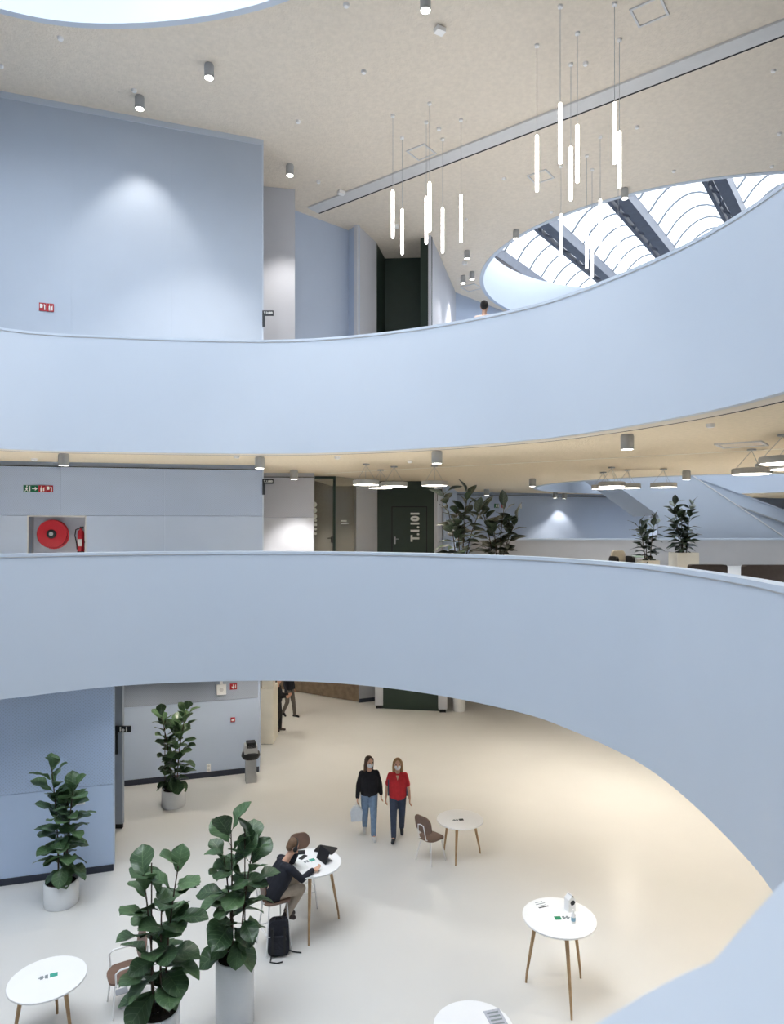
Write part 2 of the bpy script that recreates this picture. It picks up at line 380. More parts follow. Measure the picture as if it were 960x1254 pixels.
b1('recessed_strip', 0, FW1.len, ZD, ZC1, -.4, -.1, BLUEW); b1('shadow_gap', 0, FW1.len, ZD, ZD+.02, -.4, -.012, GAP)
b1('niche_frame', s35-.03, s35, NZ0, ZJ1, -.4, .01, CHAN); b1('niche_frame', s104, s104+.03, NZ0, ZJ1, -.4, .01, CHAN); b1('niche_frame', s35-.03, s104+.03, ZJ1-.03, ZJ1, -.4, .01, CHAN)
b1('corner_trim', FW1.len-.02, FW1.len+.012, Z1, ZC1, -.4, .012, BLUE)
wall('wall_gallery_recess', (-4.6, 20.35), (-2.36, 20.45), *L1, GREYP, 'pale grey recess wall of the first gallery', zj=ZJ1, mlow=GREYW, strip=.14)
wall('wall_gallery_pier', (-1.2, 22.9), (-.52, 24.05), *L1, GREYW, 'pale pier between the glass wall and the green door wall', thick=.1)
FG1, rG1, bG1 = wall('wall_gallery_green', (-.52, 24.1), (1.6, 24.1), *L1, GREEN, 'dark green wall with a door in the first gallery', thick=.1)
wall('wall_gallery_white_pier', (1.6, 24.05), (2.7, 29.6), *L1, GREYW, 'pale pier beside the dark green wall', thick=.1)
wall('wall_gallery_far_return', (2.0, 25.4), (3.0, 31.2), *L1, BLUEW, thick=.1)
ZJF = EYE+.35
FB1, rB1, bB1 = wall('wall_gallery_back', (2.9, 31.3), (11.5, 34.2), *L1, BLUEW, 'blue back wall of the first gallery beyond the far opening', strip=.14)
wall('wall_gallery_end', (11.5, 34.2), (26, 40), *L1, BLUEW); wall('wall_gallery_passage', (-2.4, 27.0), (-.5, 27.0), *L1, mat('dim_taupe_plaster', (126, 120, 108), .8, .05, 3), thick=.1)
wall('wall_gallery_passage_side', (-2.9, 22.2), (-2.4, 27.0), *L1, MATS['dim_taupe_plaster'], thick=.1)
# ground level
FA, rA, bA = wall('wall_ground_front', atZ(0, 1085, 0)+(atZ(0, 1085, 0)-atZ(139, 1066, 0))*1.5, atZ(139, 1066, 0), 0, ZB1+.03, mat('clear_blue_perforated_panel', (192, 210, 238), .6, .015, 1.2, spec=.3, perf=.06), 'pale blue ground level wall with a perforated upper part', zj=1.62, mlow=mat('clear_blue_panel', (198, 216, 243), .55, .015, 1.2, spec=.3), base=.12)
g0, g1 = atZ(150, 963, 0), atZ(317, 945, 0)
FGd, rGd, bGd = wall('wall_ground_rear', g0+(g0-g1)*.8, g1, 0, ZB1+.03, mat('blue_grey_perforated_panel', (172, 182, 200), .6, .015, 1.2, perf=.05), 'blue grey ground level wall behind the potted fig', zj=1.95, mlow=BLUEW, base=.14)
wall('wall_ground_rear_return', g1+Vector((.02, 0, 0)), g1+Vector((-.6, 3.4, 0)), 0, ZB1+.03, BLUEW, thick=.2)
o = sroot('door_1', 'grey sliding door panel edge beside the blue wall'); pz = atZ(145, 1015, 0)
MB().box(pz.x-.09, pz.x+.085, pz.y, pz.y+.1, .1, ZB1+.03).build('door_leaf', mat('grey_door_paint', (168, 178, 192), .5, .02, 4), o)
MB().box(pz.x-.07, pz.x+.07, pz.y+.01, pz.y+.09, 0, .1).build('door_foot', BLACK, o)
TIMB = mat('board_marked_timber_wall', (150, 132, 112), .8, .14, 5, rgb2=(124, 106, 88))
q0, q1 = atZ(330, 842, 0), atZ(440, 860, 0)
FT, rT, bT = wall('wall_ground_timber', q0, q1, .02, ZB1+.03, TIMB, 'brown board wall at the back of the ground level')
wall('wall_ground_side', (-7, 17.9), (-7.2, 30), 0, ZB1+.03, GREYW, thick=.2)
wall('wall_ground_corridor', (-8, 30), (-2, 29), 0, ZB1+.03, GREYW)
wall('wall_ground_grey', q1+Vector((0, -.05, 0)), atZ(462, 858, 0), 0, ZB1+.03, mat('mid_grey_wall', (160, 164, 172), .6, .03, 3), 'grey wall piece beside the timber wall', base=.14)
e0, e1 = atZ(459, 867, 0), atZ(469, 868, 0)
def pier(name, x0, x1, yb, label):
    a, b = atZ(x0, yb, 0), atZ(x1, yb, 0); o = sroot(name, label)
    MB().box(a.x, b.x, a.y, a.y+.4, .12, ZB1+.03).build('panel', GREYW, o); MB().box(a.x+.04, b.x-.04, a.y+.04, a.y+.4, 0, .12).build('recessed_foot', BLACK, o)
pier('wall_ground_pier', 459, 469, 868, 'pale pier at the left end of the green ground level wall'); pier('wall_ground_pier_second', 537, 547.5, 873, 'pale pier at the right end of the green ground level wall')
wall('wall_ground_green', atZ(466, 867.5, 0), atZ(540, 871, 0), 0, ZB1+.03, GREEN, 'dark green wall at the back of the ground level')
# far balustrade of the first gallery and the stair beyond
o = sroot('wall_balustrade_far', 'straight grey balustrade with a pale blue top in front of the stair')
MB().box(3.2, 26, 27.5, 27.8, Z1, ZP1-.06).build('band', mat('warm_lit_grey_face', (196, 194, 194), .7, .02, 2), o)  # grey of the face puts shadow and warm light into its colour
MB().box(3.2, 26, 27.45, 27.85, ZP1-.06, ZP1).build('coping', BLUE, o)
st = thing('staircase', 'broad pale blue staircase flight rising beyond the far balustrade', 'stairs', (11, 30.5, Z1))
def up(X): return EYE+2.2-.67*(X-12.86)
def lo(X): return EYE+1.5-.72*(X-10.03)
XA, XB = 8.2, 18.4
fl = lambda q: (q[0]-11, q[2]-30.5, q[1]-Z1)
zlo = lambda X: max(lo(X), Z1-.6)
quad = [(XA, lo(XA)), (11.4, lo(11.4)), (11.4, Z1-.3), (XB, Z1-.3), (XB, up(XB)), (XA, up(XA))]
MB().prism(quad, 29.0, 29.14, fl).build('balustrade', BLUE, st)
MB().prism([(XA, up(XA)), (XB, up(XB)), (XB, up(XB)+.05), (XA, up(XA)+.05)], 28.98, 29.2, fl).build('handrail_coping', WHITE, st)
MB().prism([(XA, lo(XA)), (11.4, lo(11.4)), (11.4, lo(11.4)+.5), (XA, lo(XA)+.5)], 29.14, 32, fl).build('soffit', BLUE, st)
fz = lambda X: EYE+2.2-.37*(X-14.7)
MB().prism([(12, fz(12)-1.4), (22, fz(22)-1.4), (22, fz(22)), (12, fz(12))], 32, 32.14, fl).build('far_balustrade', BLUE, st)
MB().prism([(12, fz(12)), (22, fz(22)), (22, fz(22)+.05), (12, fz(12)+.05)], 31.96, 32.2, fl).build('far_coping', BLUE, st)
MB().prism([(13, fz(13)-.62), (22, fz(22)-.62), (22, fz(22)-.56), (13, fz(13)-.56)], 31.9, 31.96, fl).build('handrail', LAMPG, st)
tme = MB().box(-.15, .15, -1.4, 1.4, -.05, .05).mesh('tread'); tme.materials.append(GREYW)
for i in range(18):
    X = 9.6+i*.27; t = link('tread', tme, None, st); t.location = (X-11, 0, lo(X)+.62-Z1)

# ------------------------------------------------------------------ lamps
def cyl_lamp(name, label, top, r, h, group, power=0, cone=75, col=(1, .95, .89)):
    t = thing(name, label, 'lamp', top, 0, group)
    MB().lathe([(r*.9, -.0), (r*.9, -.03)], 20).build('mounting_plate', LAMPG, t, True)
    hs = MB().lathe([(r, -.03), (r, -h), (r*.9, -h), (r*.9, -h+.03), (.01, -h+.03)], 20, cap=False).build('housing', LAMPG, t, True)
    MB().lathe([(r*.89, -h+.012), (r*.89, -h+.004)], 20).build('lens', GLOW, hs)
    if power:
        d = bpy.data.lights.new('spot', 'SPOT'); d.energy = power*(1.6 if top[2] < 9 else 1); d.spot_size = math.radians(cone); d.spot_blend = .55; d.shadow_soft_size = .06; d.color = col
        l = bpy.data.objects.new('spot_light', d); C.objects.link(l); l.parent = t; l.location = (0, 0, -h-.02)
    return t
G = 'cylindrical spotlights on the upper ceiling'
for x, y, lab, P in ((171, 118, 'grey cylinder spotlight washing the large blue upper wall', 200), (256, 79, 'grey cylinder spotlight alone on the upper ceiling beside the main opening', 700), (355, 202, 'grey cylinder spotlight in front of the lilac grey recess of the upper gallery', 480),
                     (521, -6, 'grey cylinder spotlight near the square speaker on the upper ceiling', 700), (632, 282, 'grey cylinder spotlight at the left rim of the far skylight', 500), (572, 307, 'grey cylinder spotlight nearest the smoke detector by the far pier', 200),
                     (567, 338, 'cylinder spotlight of the close pair above the far pale pier', 200), (578, 333, 'cylinder spotlight of the close pair above the far pale pier', 200), (765, 231, 'grey cylinder spotlight on the near rim of the far skylight', 600), (18, 132, 'grey cylinder spotlight washing the large blue upper wall', 300)):
    if x == 18: continue
    cyl_lamp('ceiling_spotlight', lab, atZ(x, y, ZC2), .105, .3, G, P, 80)
G = 'cylindrical downlights on the gallery ceiling'
for x, y, lab, P in ((78, 555.5, 'grey cylinder downlight above the fire hose niche', 170), (318, 559.5, 'grey cylinder downlight near the corner of the blue gallery wall', 170), (360, 575.5, 'grey cylinder downlight above the pale grey gallery recess', 200), (535, 552.5, 'grey cylinder downlight above the dark green gallery wall', 220),
                     (768, 532, 'large near grey cylinder downlight at the edge of the gallery ceiling', 220), (596, 599, 'grey cylinder downlight washing the far blue wall behind the rubber plants', 150), (652, 586, 'grey cylinder downlight left of the far oval opening', 200), (680, 603, 'grey downlight of the small pair by the far blue wall', 70),
                     (691, 604, 'grey downlight of the small pair by the far blue wall', 70), (840.5, 576, 'grey cylinder downlight at the rim above the staircase', 120)):
    cyl_lamp('ceiling_downlight', lab, atZ(x, y, ZC1), .115, .27, G, P, 90)
for x, y, lab in ((9.5, 17.5, 'added grey cylinder downlight brightening the gallery behind the large disc pendants'), (10.5, 13.5, 'added grey cylinder downlight, out of view, brightening the gallery beyond the long sofa'), (-.9, 25.5, 'added grey cylinder downlight brightening the passage behind the glass door'), (17.6, 35.2, 'grey cylinder downlight on the far gallery ceiling beyond the staircase'), (15.2, 34.4, 'small downlight close behind the far opening rim by the staircase'), (-9.5, 13.8, 'added grey cylinder downlight brightening the gallery beyond the hose niche outside the picture')):
    cyl_lamp('ceiling_downlight', lab, (x, y, ZC1), .115, .27, G, 220, 110)  # most of these are added fixtures to brighten the gallery and passage
tb = MB(); tb.lathe([(.004, 0), (.03, .012), (.037, .04), (.037, 1.16), (.03, 1.19), (.004, 1.2)], 12, cap=False)
tme = tb.mesh('light_tube', True); tme.materials.append(TUBE)
cme = MB().lathe([(.05, 0), (.05, -.04), (.02, -.06)], 12).mesh('ceiling_rose', True); cme.materials.append(WHITE)
def pendant(x, ya, yt, lab, grp):
    a = atZ(x, ya, ZC2); zb = EYE-(yt-HY)/F*a.y
    t = thing('tube_pendant', lab, 'pendant lamp', (a.x, a.y, ZC2), 0, grp)
    link('ceiling_rose', cme, None, t); L = ZC2-zb
    b = link('light_tube', tme, None, t); b.location = (0, 0, -L)
    MB().tube([(0, 0, -.05), (0, 0, -L+1.2)], .006, 5).build('wire', LAMPG, t)
for x, ya, yt in ((481, 141, 292), (492.5, 168, 312), (522, 149, 299), (526, 126, 284), (542, 170, 310), (564.5, 146, 297)):
    pendant(x, ya, yt, {481: 'glowing tube pendant hanging before the pale pier left of the green recess', 492.5: 'glowing tube pendant hanging lowest before the dark green recess', 522: 'lower tube of the touching pair of pendants before the green recess', 526: 'upper tube of the touching pair of pendants before the green recess', 542: 'glowing tube pendant hanging before the pale pier right of the green recess', 564.5: 'glowing tube pendant hanging alone between the green recess and far skylight'}[x], 'tube pendants before the green recess')
for x, ya, yt in ((657.5, 55, 235), (686, 7, 201), (699, 78, 246), (707, 40, 224), (752.5, 4, 201), (758.5, 48, 231)):
    pendant(x, ya, yt, {657.5: 'large tube pendant beside the ceiling hatch behind the big cluster', 686: 'large tube pendant crossing the ceiling channel, upper one beside the lowest tube', 699: 'lowest large tube pendant of the cluster crossing the ceiling channel', 707: 'large tube pendant just above and beside the lowest tube of its cluster', 752.5: 'upper tube of the overlapping pair of large pendants above the far skylight', 758.5: 'lower tube of the overlapping pair of large pendants above the far skylight'}[x], 'tube pendants crossing the ceiling channel')
for x, ya, yt in ((687, 203, 314), (718.5, 190, 329), (725, 207, 340), (735, 167, 300), (757, 200, 322)):
    pendant(x, ya, yt, {687: 'tube pendant hanging alone before the skylight truss nearest the far upstand', 718.5: 'upper tube of the close pair of pendants low before the far skylight', 725: 'lowest tube pendant of the close pair before the far skylight', 735: 'tube pendant hung highest of those before the far skylight', 757: 'tube pendant hanging before the middle pane row of the far skylight'}[x], 'tube pendants before the far skylight')
def ring_pendant(xa, ya, x0, x1, yb, lab, grp):
    a = atZ(xa, ya, ZC1); r = (x1-x0)/2/F*a.y; X = ((x0+x1)/2-CX)/F*a.y; zb = EYE-(yb-HY)/F*a.y
    t = thing('disc_pendant', lab, 'pendant lamp', (X, a.y, ZC1), 0, grp); z = zb-ZC1
    MB().lathe([(r*.93, z+.01), (r, z), (r, z+.11), (r*.97, z+.125), (.02, z+.125)], 40, cap=False).build('housing', LAMPG, t, True)
    MB().lathe([(r*.94, z+.004), (r*.94, z+.012)], 40).build('diffuser', DIFF, t.children[0])
    MB().lathe([(.09, 0), (.09, -.03)], 16).build('ceiling_rose', LAMPG, t, True)
    for k in range(3):
        an = 2*PI*k/3+.5; MB().tube([(0, 0, -.03), (r*.8*math.cos(an), r*.8*math.sin(an), z+.125)], .005, 4).build('wire', LAMPG, t)
for a in ((447, 568, 432, 464.5, 594), (466, 575, 451, 481, 598), (483, 571, 466, 499, 596), (531, 570, 516, 548, 595)):
    ring_pendant(*a, {447: 'grey disc pendant hanging nearest the glass wall', 466: 'lowest grey disc pendant of the overlapping three by the glass wall', 483: 'grey disc pendant of the overlapping three, nearest the dark green door', 531: 'grey disc pendant hanging alone before the dark green door lettering'}[a[0]], 'disc pendants near the green door')
for a in ((738, 578, 724.7, 753, 599), (748, 572, 733, 765, 596), (769, 575, 753, 784, 598), (812, 574, 797, 828, 597)):
    ring_pendant(*a, {738: 'lowest grey disc pendant of the three overlapping before the staircase', 748: 'topmost grey disc pendant of the three overlapping before the staircase', 769: 'grey disc pendant of the overlapping three, next to the single disc', 812: 'grey disc pendant hanging alone above the large cream planter'}[a[0]], 'disc pendants before the staircase')
for a in ((920, 550, 898, 943, 581), (957, 532, 932, 986, 568), (966, 538, 945, 992, 575)):
    ring_pendant(*a, {920: 'large disc pendant hanging beside the ceiling hatch above the sofa', 957: 'largest disc pendant, upper of the pair above the long sofa', 966: 'large disc pendant half hidden under the largest one above the sofa'}[a[0]], 'disc pendants above the sofa')
# unseen recessed downlights, added below the gallery to warm and brighten the ground level
rme = MB().lathe([(.1, 0), (.1, -.12), (.085, -.12), (.085, -.1)], 16).mesh('housing', True); rme.materials.append(LAMPG)
lme = MB().lathe([(.084, -.098), (.084, -.102)], 16).mesh('lens'); lme.materials.append(GLOW)
for x, y, pw_ in ((-5.6, 15.4, 75), (-3.4, 16.4, 70), (-2, 19, 85), (1.0, 17, 75), (4, 15, 95), (5.2, 11, 110), (5.8, 16.8, 230), (-.5, 22, 80), (3.6, 19.6, 110), (5.5, 7, 110), (-4.5, 22, 90), (8.5, 13.5, 200), (9, 22, 150), (-5.0, 26, 90), (4.6, 8.8, 80)):
    t = thing('added_downlight', 'unseen small round downlight added in the underside of the gallery', 'lamp', (x, y, ZB1+.03), 0, 'added downlights under the gallery')
    link('housing', rme, None, t); link('lens', lme, None, t)
    d = bpy.data.lights.new('spot', 'SPOT'); d.energy = pw_*1.5; d.spot_size = math.radians(130); d.spot_blend = .6; d.shadow_soft_size = .1; d.color = (1, .92, .80)
    l = bpy.data.objects.new('spot_light', d); C.objects.link(l); l.parent = t; l.location = (0, 0, -.14)
# ceiling fittings
dme = MB().lathe([(.06, 0), (.06, -.03), (.045, -.055), (.005, -.06)], 16).mesh('smoke_detector', True); dme.materials.append(WHITE)
def detectors(pts, z, lab, grp, s=1):
    for x, y in pts:
        o = link('smoke_detector', dme, None); tag(o, lab, 'detector', grp); o.location = atZ(x, y, z); o.scale = (s, s, s)
detectors([(74, 46), (.8, 80), (164.5, 110), (424, 5), (445.5, 87), (365, 148), (717, 77), (537.5, 157), (390, 222)], ZC2, 'small round white detector on the upper ceiling on the main opening side of the channel', 'detectors near the main opening', 1)
detectors([(617, 218), (780, 155), (947, 86), (954, 163), (825, 209), (945, 203), (571, 268), (675, 259)], ZC2, 'small round white detector on the upper ceiling beyond the grey channel', 'detectors beyond the channel', .9)
detectors([(569, 321), (485, 276)], ZC2, 'round white detector on the upper ceiling near the dark green recess', 'detectors by the green recess', 1.8)
detectors([(42, 561.5), (290, 558), (413, 559), (870, 519), (502, 564)], ZC1, 'flat round white detector on the gallery ceiling near the upper balustrade band', 'detectors on the gallery ceiling', 1.1)
for x, y, lab in ((538.5, 33, 'white box speaker hanging under the upper ceiling'), (418, 233, 'white box detector beside the grey ceiling channel')):
    t = thing('ceiling_box', lab, 'speaker', atZ(x, y, ZC2), .5)
    MB().box(-.1, .1, -.08, .08, -.12, -.03).build('body', WHITE, t); MB().lathe([(.04, 0), (.04, -.03)], 10).build('stem', WHITE, t)
def hatch(x, y, z, s, rz, lab):
    t = thing('ceiling_hatch', lab, 'hatch', atZ(x, y, z), rz); w_ = s*.14
    for a in ((-s, s, -s, -s+w_), (-s, s, s-w_, s), (-s, -s+w_, -s+w_, s-w_), (s-w_, s, -s+w_, s-w_)): MB().box(*a, -.025, .0).build('frame_bar', CHAN, t)
    MB().box(-s+w_, s-w_, -s+w_, s-w_, -.008, 0).build('lid', CEIL, t)
an = math.atan2(-7.8, 10.3)
hatch(795, 14, ZC2, .3, an, 'square ceiling hatch with a wide grey frame beside the channel'); hatch(516, 186, ZC2, .3, an, 'square ceiling hatch above the left tube pendants'); hatch(662, 216, ZC2, .3, an, 'square ceiling hatch behind the right tube pendants')
hatch(577, 352, ZC2, .35, an, 'square ceiling hatch by the pair of spotlights'); hatch(908, 544, ZC1, .42, an, 'square hatch in the gallery ceiling before the large disc pendants')

# ------------------------------------------------------------------ text, signs
def text(body, size, m, parent, loc, rot, label=None, off=.0, name='lettering', sx=1):
    cu_ = bpy.data.curves.new('txt', 'FONT'); cu_.body = body; cu_.size = size; cu_.extrude = .004; cu_.offset = off; cu_.align_x = 'LEFT'; cu_.align_y = 'BOTTOM'
    t = bpy.data.objects.new('txt', cu_); C.objects.link(t); dg = bpy.context.evaluated_depsgraph_get(); dg.update()
    me = bpy.data.meshes.new_from_object(t.evaluated_get(dg)); bpy.data.objects.remove(t); bpy.data.curves.remove(cu_)
    me.materials.clear(); o = link(name, me, m, parent, label); o.location = loc; o.rotation_euler = rot; o.scale = (sx, 1, 1); return o
# green gallery door
t = sroot('door_2', 'dark green door in the dark green gallery wall'); y = 24.1
dA, dB = (480.5-CX)/F*y, (534-CX)/F*y
MB().box(dA, dB-.35, y-.03, y, Z1, EYE+.72).build('door_leaf', GREEN, t)
for b in ((dA-.03, dA, Z1, EYE+.75), (dB-.35, dB-.32, Z1, EYE+.75), (dA-.03, dB-.32, EYE+.72, EYE+.75)): MB().box(b[0], b[1], y-.02, y, b[2], b[3]).build('door_frame', GAP, t)
hx = (483.5-CX)/F*y; hz = EYE-.46
MB().box(hx-.03, hx+.03, y-.045, y-.03, hz-.13, hz+.13).build('handle_plate', LAMPG, t); MB().tube([(hx, y-.045, hz+.05), (hx, y-.09, hz+.05), (hx+.15, y-.09, hz+.05)], .014, 6).build('handle', LAMPG, t)
text('T.1.101', .40, SIGNW, t, (atY(515.5, 663, 24.04).x, 24.04, atY(515, 663, 24.04).z), (PI/2, -PI/2, 0), 'white room number lettering', .02, sx=.88)
# glass door and glass wall
GLASS = mat('tinted_glass', (150, 150, 140), .05, .02, 2, alpha=.35, spec=.6)
t = sroot('door_3', 'green framed glass door of the first gallery'); y = 21.8
x0, x1 = -2.75, (411-CX)/F*y
zt = EYE-(583-HY)/F*y
MB().box(x0, x1-.08, y, y+.02, Z1, zt-.07).build('glass_pane', GLASS, t)
MB().box(x0, x1, y-.04, y+.05, zt-.08, zt).build('frame_head', FRAME, t); MB().box(x1-.08, x1, y-.04, y+.05, Z1, zt-.08).build('frame_post', FRAME, t)
hx = (406.5-CX)/F*y; hz = EYE-(661-HY)/F*y
MB().box(hx-.03, hx+.03, y-.03, y-.0, hz-.1, hz+.1).build('handle_plate', BLACK, t); MB().tube([(hx, y-.02, hz+.05), (hx, y-.08, hz+.05), (hx-.14, y-.08, hz+.05)], .014, 6).build('handle', BLACK, t)
text('T.1.000', .42, SIGNW, t, (atY(390.5, 657, y-.02).x, y-.02, atY(390, 658, y).z), (PI/2, -PI/2, 0), 'white room number lettering on glass', .02, sx=.9)
o = sroot('window_3', 'fixed glass pane beside the green framed glass door'); f = Frame((x1, 21.85), (-1.18, 22.95))
MB().box(0, f.len, -.02, 0, Z1, ZC1, f).build('glass_pane', GLASS, o)
for i, (w_, dz) in enumerate(((.34, .0), (.46, -.09))): MB().box(.28, .28+w_, .004, .008, EYE+.2+dz, EYE+.24+dz, f).build('print_line', SIGNW, o)
def bracket(x, y0, Y, hh, w_, label, body, size):
    p = atY(x, y0, Y)-Vector((.03, 0, 0)); t = thing('room_sign', label, 'sign', p)
    MB().box(0, .07, -.02, .02, -hh, 0).build('bracket_arm', DARK, t); pl_ = MB().box(0, w_, -.025, .025, -.13, 0).build('sign_plate', DARK, t)
    if body: text(body, size, SIGNW, pl_, (w_*.14, -.03, -.105), (PI/2, 0, 0), None, .003)
    return t
bracket(322.8, 380.5, 17.8, .42, .29, 'dark L-shaped room sign on the corner of the large upper wall', 'T.2.000', .075)
bracket(322.8, 586.5, 17.9, .42, .29, 'dark L-shaped room sign on the corner of the blue gallery wall', 'T.1.000', .075)
bracket(534.5, 599, 24.08, .42, .22, 'dark L-shaped room sign beside the dark green gallery wall', None, 0)
t = bracket(141.8, 889, 14.445, .6, .35, 'dark L-shaped toilet sign on the grey door edge', None, 0)
def picto_person(mb, x, z, s, f=None, y=-.03):
    mb.lathe([(s*.16, 0), (s*.16, -.004)], 10, (0, 0, 0), xf=lambda q: (x+q[0], y+q[2], z+s*.85+q[1]))
    mb.box(x-s*.14, x+s*.14, y-.004, y, z+s*.05, z+s*.65)
m_ = MB(); picto_person(m_, .14, -.11, .1); picto_person(m_, .27, -.11, .1)
wz = lambda q: (.20+q[0], -.034+q[2], -.08+q[1])
m_.lathe([(.03, 0), (.03, -.003)], 12, xf=wz); m_.build('pictogram', SIGNW, t)
def wall_sign(label, fr, x0, x1, y0, y1, tiles, d=.02):
    """row of square tiles; each tile (material, drawing)"""
    s0, za = fr.hit(x0, y1); s1, zb = fr.hit(x1, y0); p = fr((min(s0, s1), d, min(za, zb))); n = len(tiles)
    t = thing('safety_sign', label, 'sign', p, fr.rotz()); wd = abs(s1-s0); h = abs(zb-za); w1 = wd/n
    for i, (m, dr) in enumerate(tiles):
        tl_ = MB().box(i*w1, (i+1)*w1-.008, 0, .015, 0, h).build('tile', m, t)
        k = MB(); cx = i*w1+w1/2; P = lambda a, b: (cx+a*w1*.5, b*h)
        def poly(pts): k.prism([P(a, b) for a, b in pts], 0, .006, lambda q: (q[0], -.006+q[2], q[1]))
        if dr == 'arrow': poly([(-.7, .42), (.1, .42), (.1, .2), (.75, .5), (.1, .8), (.1, .58), (-.7, .58)])
        if dr == 'down': poly([(-.6, .5), (-.2, .5), (-.2, .85), (.0, .85), (.0, .5), (.3, .5), (-.15, .12)]); poly([(.4, .2), (.65, .2), (.65, .8), (.4, .8)])
        if dr == 'run': poly([(-.75, .1), (-.3, .3), (-.5, .6), (-.1, .7), (.2, .5), (.0, .35), (.3, .1), (.1, .1), (-.15, .28), (-.5, .1)]); poly([(-.2, .75), (.1, .75), (.1, .95), (-.2, .95)]); poly([(.45, .1), (.8, .1), (.8, .9), (.45, .9)])
        if dr == 'ext': poly([(-.45, .1), (-.05, .1), (-.05, .6), (-.2, .75), (-.2, .9), (-.3, .9), (-.3, .75), (-.45, .6)]); poly([(.25, .15), (.6, .15), (.6, .75), (.25, .6)])
        if dr == 'hose': poly([(-.75, .35), (-.1, .35), (.0, .6), (-.1, .85), (-.75, .85)]); poly([(.35, .12), (.65, .12), (.65, .75), (.3, .85), (.2, .7), (.35, .65)])
        k.build('pictogram', SIGNW, tl_)
    return t
wall_sign('red fire equipment sign on the large blue upper wall', FW2, 48, 66.5, 372.5, 380.5, [(SIGNR, 'hose'), (SIGNR, 'ext')])
wall_sign('green and red escape and fire sign above the hose niche', FW1, 29, 65.5, 594.5, 602.5, [(SIGNG, 'run'), (SIGNG, 'arrow'), (SIGNR, 'ext'), (SIGNR, 'hose')])
wall_sign('small red fire sign beside the white speaker on the ground level wall', FGd, 281.5, 290.5, 836.5, 844.5, [(SIGNR, 'down')])
wall_sign('small green escape sign on the far blue gallery wall', FB1, 605, 611, 617, 622, [(SIGNG, 'run')])
wall_sign('small red fire sign on the far blue gallery wall', FB1, 614, 617.5, 617, 622, [(SIGNR, 'ext')])
# fire hose reel and extinguisher in the niche
s_, z_ = FW1.hit(62, 654); p = FW1((s_, -.2, z_)); t = thing('fire_hose_reel', 'red fire hose reel mounted in the wall niche', 'hose reel', p, FW1.rotz())
ax = lambda q: (q[0], -q[2], q[1])
MB().lathe([(.06, -.1), (0.348, -.1), (0.361, -.08), (0.361, -.06), (.29, -.05), (.29, .05), (0.361, .06), (0.361, .08), (0.348, .1), (.15, .13), (.12, .13)], 40, xf=ax, cap=False).build('drum', RED, t, True)
MB().lathe([(.11, .12), (.11, .15), (.06, .16)], 20, xf=ax).build('hub', BLACK, t, True); MB().lathe([(.05, .15), (.05, .17)], 12, xf=ax).build('valve', LAMPG, t, True)
MB().tube([(.3*math.cos(a)*1.15+.05, -.1, -.05+.31*math.sin(a)) for a in [(-1.9+i*.16) for i in range(18)]], .02, 8).build('hose', RED, t, True)
MB().lathe([(.07, -.18), (.07, -.1)], 12, xf=ax).build('wall_bracket', BLACK, t)
s_, z_ = FW1.hit(96.5, 671); p = FW1((s_, -.2, z_-.14)); t = thing('fire_extinguisher', 'red fire extinguisher hanging in the wall niche', 'extinguisher', p, FW1.rotz())
MB().lathe([(.07, 0), (.08, .02), (.08, .5), (.065, .57), (.03, .6), (.03, .63)], 20).build('cylinder', RED, t, True)
MB().box(-.02, .07, -.02, .02, .63, .68).build('valve_handle', BLACK, t); MB().tube([(-.03, 0, .64), (-.12, 0, .6), (-.14, 0, .45), (-.1, 0, .25), (-.09, 0, .1)], .014, 8).build('hose', BLACK, t, True)
MB().box(-.045, .045, -.087, -.078, .18, .36).build('label_plate', SIGNW, t); MB().lathe([(.084, .0), (.084, .05)], 20).build('foot_ring', BLACK, t)
MB().box(-.05, .05, .07, .2, .25, .3).build('wall_bracket', BLACK, t)
# ground level wall fittings
def on(fr, x, y, d=0): s_, z_ = fr.hit(x, y); return fr((s_, d, z_))
t = thing('wall_speaker', 'white square wall speaker on the ground level wall', 'speaker', on(FGd, 271, 844), FGd.rotz())
MB().box(-.12, .12, -.07, 0, -.13, .13).build('body', WHITE, t); MB().lathe([(.05, .07), (.05, .078), (.03, .08)], 20, xf=lambda q: (q[0], -q[2], q[1])).build('grille', CHAN, t); MB().box(-.035, .035, -.05, 0, .13, .35).build('conduit', WHITE, t)
t = thing('fire_call_point', 'small red fire alarm button box on the ground level wall', 'alarm', on(FGd, 285, 881), FGd.rotz())
MB().box(-.055, .055, -.05, 0, -.055, .055).build('body', RED, t); MB().box(-.035, .035, -.055, -.05, -.03, .03).build('glass_plate', SIGNW, t)
def outlet(p, rz, lab, hor=False):
    t = thing('power_outlet', lab, 'outlet', p, rz); a, b = (.1, .05) if hor else (.05, .1)
    MB().box(-a, a, -.015, 0, -b, b).build('plate', WHITE, t)
    for s in (-.05, .05):
        c = (s, 0) if hor else (0, s); MB().lathe([(.03, .015), (.03, .02)], 12, xf=lambda q: (q[0]+c[0], -q[2], q[1]+c[1])).build('socket', CHAN, t)
outlet(on(FGd, 255.5, 940), FGd.rotz(), 'white double power outlet low on the blue grey wall'); outlet(on(FA, 97, 982), FA.rotz(), 'white power outlet on the blue wall beside a potted fig', True)
outlet(on(FB1, 637.5, 620), FB1.rotz(), 'small white box on the far blue gallery wall')
